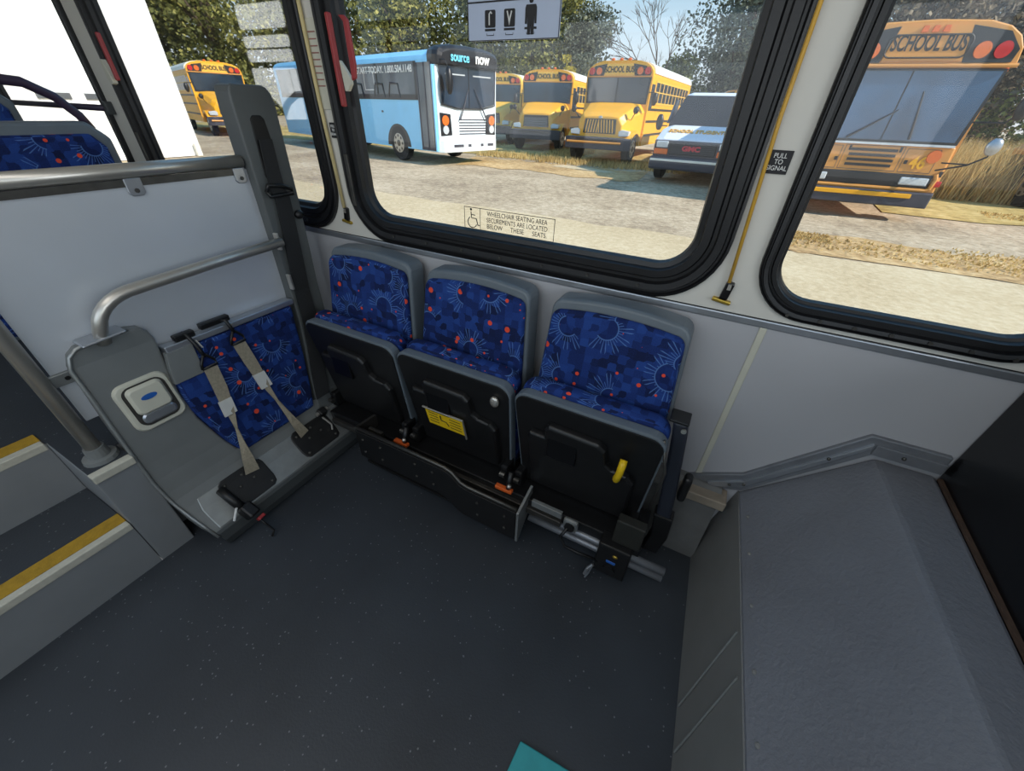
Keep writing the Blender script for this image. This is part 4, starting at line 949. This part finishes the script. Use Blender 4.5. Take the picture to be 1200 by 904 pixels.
MB().ell((1.48, -.42, 1.26), (.11, .05, .13)).build('convex_mirror', 'trim', T, world=False, smooth=True)
MB().obox((1.31, .3, 2.30), (.08, .14, .10)).build('clearance_lamp', 'lens_amber', T, world=False, bevel=.02)
for s in (-1, 1):
    MB().box(s * w - .012, s * w + .012, .9, 9.4, 1.50, 2.15).build('window_band', 'bus_glass', T, world=False)
    for z in (1.35, .95): MB().box(s * w - .01, s * w + .014, .3, 9.9, z - .04, z + .04).build('rub_rail', 'bus_black', T, world=False)
    wheel(T, s * 1.05, 2.3, .50); wheel(T, s * 1.05, 7.6, .50)

# blue bus
T = thing('blue_transit_bus', 'light blue transit bus with black front dome and pale grille, left of the school buses', 'bus', (-8.24, 11.45, ZGR), rad(75.5))
w = 1.25; LB_ = 11.0
def bs(y, k=1): return [(p[0] * k, y, p[1]) for p in section(w, .38, 2.62, 2.92)]
MB().loft([bs(.12), bs(LB_)]).build('body', 'bus_blue', T, world=False)
MB().loft([[(p[0] * .985, yy, p[1]) for p in section(w, .40, 2.6, 2.86)] for yy in (-.01, .14)]).build('front_mask', 'bus_front_white', T, world=False, bevel=.03)
MB().loft([[(p[0] * k, yy, 2.56 + (p[1] - 2.56) * kz) for p in section(w, 2.50, 2.72, 2.98)] for yy, k, kz in ((-.16, .86, .80), (-.08, .97, .97), (.06, 1.006, 1.04), (.26, 1.006, 1.04), (.32, 1.0, 1.0))]).build('front_dome', 'bus_black', T, world=False, bevel=.03)
MB().loft([[(x * 1.0, yy, z) for x, z in ((-1.10, 1.62), (-.5, 1.52), (.5, 1.52), (1.10, 1.62), (1.12, 2.54), (-1.12, 2.54))] for yy in (-.05, .03)]).build('windscreen', 'bus_glass', T, world=False, bevel=.02)
MB().tube([(-1.11, -.05, 1.60), (-.5, -.055, 1.505), (.5, -.055, 1.505), (1.11, -.05, 1.60), (1.13, -.05, 2.54)], .018, 6).build('windscreen_seal', 'bus_black', T, world=False)
MB().box(-.012, .012, -.062, -.05, 1.52, 2.54).build('windscreen_bar', 'bus_black', T, world=False)
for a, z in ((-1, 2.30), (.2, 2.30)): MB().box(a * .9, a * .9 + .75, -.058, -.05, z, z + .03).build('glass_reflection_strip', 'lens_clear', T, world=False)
for x0, x1 in ((-.42, -.05), (.72, .2)):
    MB().tube([(x0, -.08, 1.22), ((x0 + x1) / 2, -.10, 1.6), (x1, -.08, 2.0)], [.024, .016, .01], 6).build('wiper', 'bus_grey', T, world=False)
for s in (-1, 1):
    q = MB().prism([(s * .72, .82), (s * 1.16, .80), (s * 1.17, 1.40), (s * .76, 1.36)], 'y', -.035, .02).build('lamp_cluster', 'bus_black', T, world=False, bevel=.015)
    MB().cyl((s * .98, -.03, 1.20), (s * .98, -.055, 1.20), .13, 18).build('turn_lamp', 'lens_amber', q, world=False)
    MB().cyl((s * .98, -.03, .96), (s * .98, -.055, .96), .11, 18).build('headlamp', 'lens_clear', q, world=False)
b = MB()
for k in range(6): b.box(-.42, .86, -.018, .0, .83 + k * .075, .862 + k * .075)
b.build('grille_slots', 'bus_grey', T, world=False)
bp = MB().loft([[(-1.25, .05, .36), (-1.25, .05, .70), (-1.25, .3, .70), (-1.25, .3, .36)], [(-1.12, -.12, .36), (-1.12, -.12, .70), (-1.12, .1, .70), (-1.12, .1, .36)], [(1.12, -.12, .36), (1.12, -.12, .70), (1.12, .1, .70), (1.12, .1, .36)], [(1.25, .05, .36), (1.25, .05, .70), (1.25, .3, .70), (1.25, .3, .36)]]).build('front_bumper', 'bus_front_white', T, world=False, bevel=.03)
for x0, x1 in ((-.75, -.35), (-.15, -.02), (.40, .52), (.72, .98)): MB().box(x0, x1, -.128, -.11, .50, .575).build('bumper_slot', 'bus_grey', bp, world=False)
S4 = Matrix.Translation((.10, -.155, 2.735)) @ Matrix.Rotation(PI / 2, 4, 'X')
text('source', 'lettering', 'lettering_cyan', .30, Matrix.Translation((-.42, -.18, 2.70)) @ Matrix.Rotation(PI / 2, 4, 'X'), T, sx=.86, ext=.01, bold=.005, world=False)
text('now', 'lettering', 'ink_white', .34, Matrix.Translation((.46, -.18, 2.71)) @ Matrix.Rotation(PI / 2, 4, 'X'), T, sx=.95, ext=.01, bold=.01, world=False)
MB().box(.26, .78, -.15, -.10, 2.545, 2.585).build('tagline_bar', 'ink_white', T, world=False)
# near side: door, window band, lettering, wheels
x = -w
MB().box(x - .012, x + .01, .84, LB_ - .3, 1.70, 2.60).build('window_band', 'bus_glass_grey', T, world=False)
b = MB()
for y in (.9, 3.0, 4.6, 6.2, 7.8, 9.4): b.box(x - .018, x + .01, y - .05, y + .05, 1.70, 2.60)
b.box(x - .018, x + .01, .84, LB_ - .3, 1.68, 1.82); b.build('window_posts', 'bus_black', T, world=False)
fl = MB(); yy = -.0
b = frame_lines
fm = MB()
for y0, y1, z0, z1 in ((3.15, 3.75, 1.92, 2.42),): 
    for q in ((y0, y1, z0, z0 + .02), (y0, y1, z1 - .02, z1), (y0, y0 + .02, z0, z1), (y1 - .02, y1, z0, z1)): fm.box(x - .02, x - .01, *q)
fm.build('hatch_outline', 'ink_white', T, world=False)
se = MB()
for y0 in (1.75, 2.6, 3.9, 4.9, 5.6): se.tube([(x - .016, y0, 1.74), (x - .016, y0 + .08, 2.08), (x - .016, y0 + .5, 2.10), (x - .016, y0 + .62, 1.76)], .03, 6)
se.build('seat_silhouettes', 'bus_black', T, world=False)
text('START TODAY. 1.800.504.1148', 'lettering', 'ink_white', .24, Matrix.Translation((x - .03, 1.0, 2.43)) @ Matrix.Rotation(-PI / 2, 4, 'Z') @ Matrix.Rotation(PI / 2, 4, 'X'), T, align='RIGHT', sx=.98, ext=.004, bold=.006, world=False)
d = MB().box(x - .015, x + .01, .14, .80, .40, 2.56).build('door', 'bus_glass_grey', T, world=False)
b = MB()
for y in (.15, .47, .80): b.box(x - .03, x, y - .025, y + .025, .40, 2.56)
b.box(x - .03, x, .14, .80, .40, .48); b.build('door_frame', 'bus_grey', d, world=False)
MB().tube([(x - .01, .07, .4), (x - .01, .07, 2.5)], .05, 6).build('corner_post', 'bus_blue', T, world=False)
MB().box(x - .012, x + .005, 2.85, 2.95, 1.33, 1.38).build('side_marker', 'bus_grey', T, world=False)
arch = [(2.12 + .66 * math.cos(rad(a)), .42 + .62 * math.sin(rad(a))) for a in range(0, 181, 15)]
for s in (-1, 1):
    MB().prism(arch, 'x', s * w - .012, s * w + .012).build('wheel_arch', 'bus_black', T, world=False)
    wheel(T, s * 1.13, 2.12, .50, .28); wheel(T, s * 1.05, 8.2, .50, .28)
mirror(T, -1.02, -.36, 2.2, True, [(-1.15, 0, 2.62), (-1.10, -.32, 2.60), (-1.02, -.36, 2.40)])
MB().ell((-1.02, -.36, 2.15), (.11, .10, .34)).build('mirror_shell', 'bus_black', T, world=False, smooth=True)

# white van
T = thing('white_van', 'white passenger van with dark grille and gold hood lettering right of the school buses', 'van', (-1.38, 11.45, ZGR), rad(-3))
def vs(y, wb_, zt, wt=None, z0=.36): 
    wt = wt or wb_; return [(-wb_, y, z0), (-wb_, y, min(zt - .12, 1.12)), (-wt, y, zt - .05), (-wt * .8, y, zt), (wt * .8, y, zt), (wt, y, zt - .05), (wb_, y, min(zt - .12, 1.12)), (wb_, y, z0)]
MB().loft([vs(.06, .96, 1.01), vs(.14, 1.0, 1.05), vs(.75, 1.02, 1.25), vs(1.0, 1.02, 1.33, .92), vs(1.62, 1.02, 1.98, .76), vs(1.9, 1.02, 2.06, .80), vs(5.6, 1.02, 2.06, .82)]).build('body', 'van_white', T, world=False, bevel=.02)
MB().loft([[(-.84, .965, 1.335), (.84, .965, 1.335), (.68, 1.56, 1.94), (-.68, 1.56, 1.94)], [(-.84, 1.06, 1.28), (.84, 1.06, 1.28), (.68, 1.66, 1.90), (-.68, 1.66, 1.90)]]).build('windscreen', 'bus_glass', T, world=False)
MB().loft([[(-.93, .93, 1.31), (.93, .93, 1.31), (.74, 1.59, 1.985), (-.74, 1.59, 1.985)], [(-.93, 1.0, 1.26), (.93, 1.0, 1.26), (.74, 1.66, 1.94), (-.74, 1.66, 1.94)]]).build('windscreen_seal', 'bus_black', T, world=False)
MB().box(-.98, .98, .0, .12, .62, .99).build('nose_panel', 'bus_grey', T, world=False, bevel=.02)
g = MB().box(-.58, .58, -.03, .02, .68, .96).build('grille', 'bus_black', T, world=False, bevel=.02)
b = MB()
for k in range(6): b.box(-.54, .54, -.038, -.025, .71 + k * .042, .722 + k * .042)
b.build('grille_bars', 'bus_grey', g, world=False)
text('GMC', 'lettering', 'lettering_red', .15, Matrix.Translation((-.02, -.045, .82)) @ Matrix.Rotation(PI / 2, 4, 'X'), g, sx=1.35, ext=.006, bold=.008, world=False)
for s in (-1, 1):
    MB().box(s * .78 - .14, s * .78 + .16, -.03, .05, .82, .97).build('headlamp', 'lens_clear', T, world=False, bevel=.02)
    MB().box(s * .79 - .17, s * .79 + .19, -.03, .05, .67, .80).build('turn_lamp', 'lens_amber', T, world=False, bevel=.015)
    MB().prism([(1.05, 1.34), (1.9, 1.34), (1.85, 1.88), (1.6, 1.88)], 'x', s * 1.0 - .02, s * 1.0 + .03).build('cab_window', 'bus_glass', T, world=False)
    mirror(T, s * 1.2, .98, 1.36, True, [(s * 1.0, 1.1, 1.28), (s * 1.2, .98, 1.28)])
    wheel(T, s * .90, .95, .36, .24); wheel(T, s * .90, 4.5, .36, .24)
bp = MB().box(-1.02, 1.02, -.10, .1, .32, .63).build('front_bumper', 'bus_grey', T, world=False, bevel=.05)
MB().box(-1.0, 1.0, -.108, -.09, .52, .575).build('bumper_strip', 'bus_white', bp, world=False, bevel=.01)
text('SCHOOL STUDENTS', 'lettering', 'lettering_gold', .24, Matrix.Translation((-.06, .50, 1.185)) @ Matrix.Rotation(rad(20), 4, 'X'), T, sx=.66, ext=.010, bold=.004, world=False)
# wheel of another parked vehicle at the right edge
T = thing('parked_school_bus_tail', 'orange vehicle corner with a black wheel at the right photo edge', 'bus', (6.95, 12.9, ZGR), rad(8))
MB().loft([[(-1.0, y, .45), (-1.0, y, .98 + dz), (-.9, y, 1.06 + dz), (-.1, y, 1.65 + dz), (1.2, y, 1.75 + dz), (1.2, y, .45)] for y, dz in ((.05, -.15), (.3, 0), (1.9, .12))]).build('body', 'bus_orange', T, world=False, bevel=.03)
MB().prism([(1.55 + .62 * math.cos(rad(a)), .45 + .55 * math.sin(rad(a))) for a in range(0, 181, 15)], 'x', -1.012, -.9).build('wheel_arch', 'bus_black', T, world=False)
wheel(T, -.92, .62, .48, .26)

# ------------------------------------------------------------------ light
W = bpy.data.worlds.new('sky'); SC.world = W; W.use_nodes = True
nt = W.node_tree; bg = nt.nodes['Background']
tc = nt.nodes.new('ShaderNodeTexCoord'); sx = nt.nodes.new('ShaderNodeSeparateXYZ'); nt.links.new(tc.outputs['Generated'], sx.inputs[0])
rp = nt.nodes.new('ShaderNodeValToRGB'); nt.links.new(sx.outputs[2], rp.inputs[0])
for i, (p, c) in enumerate([(.0, (232, 238, 240)), (.10, (214, 234, 246)), (.22, (168, 214, 244)), (.6, (120, 180, 232))]):
    e = rp.color_ramp.elements[i] if i < 2 else rp.color_ramp.elements.new(p)
    e.position = p; e.color = s2l(c)
nt.links.new(rp.outputs[0], bg.inputs[0]); bg.inputs[1].default_value = 1.0
def sun(az, el, e, col):
    d = bpy.data.lights.new('sun', 'SUN'); d.energy = e; d.color = col; d.angle = rad(.6)
    o = bpy.data.objects.new('sun', d); COL.objects.link(o)
    v = Vector((math.cos(rad(el)) * math.cos(rad(az)), math.cos(rad(el)) * math.sin(rad(az)), math.sin(rad(el))))
    o.rotation_euler = v.to_track_quat('Z', 'Y').to_euler(); o.location = v * 30
sun(-5, 33, 5.8, (1, .95, .86))
def area(name, loc, aim, sx_, sy_, e, col=(1, 1, 1)):
    d = bpy.data.lights.new(name, 'AREA'); d.shape = 'RECTANGLE'; d.size = sx_; d.size_y = sy_; d.energy = e; d.color = col
    o = bpy.data.objects.new(name, d); COL.objects.link(o); o.location = loc
    o.rotation_euler = (Vector(loc) - Vector(aim)).to_track_quat('Z', 'Y').to_euler(); return o
area('ceiling_fill', (-.6, -1.5, 2.12), (-.6, -1.5, 0), 2.6, .35, 9, (1, .98, .95))  # added fill under the ceiling to raise the interior brightness
area('front_fill', (1.7, -1.6, 1.4), (-1.4, -.6, .8), 1.2, 1.0, 15, (.86, .93, 1))  # added fill aimed at the partition; no windshield opening behind it
area('opposite_side_fill', (-.6, -2.25, 1.45), (-.6, 0, .6), 3.0, .7, 9, (.9, .95, 1))  # added fill inside the opposite wall, boosting what its openings let in
SC.view_settings.view_transform = 'Standard'; SC.view_settings.look = 'None'
SC.view_settings.exposure = 0; SC.view_settings.gamma = 1
SC.cycles.use_denoising = True
SC.cycles.max_bounces = 8; SC.cycles.transparent_max_bounces = 12
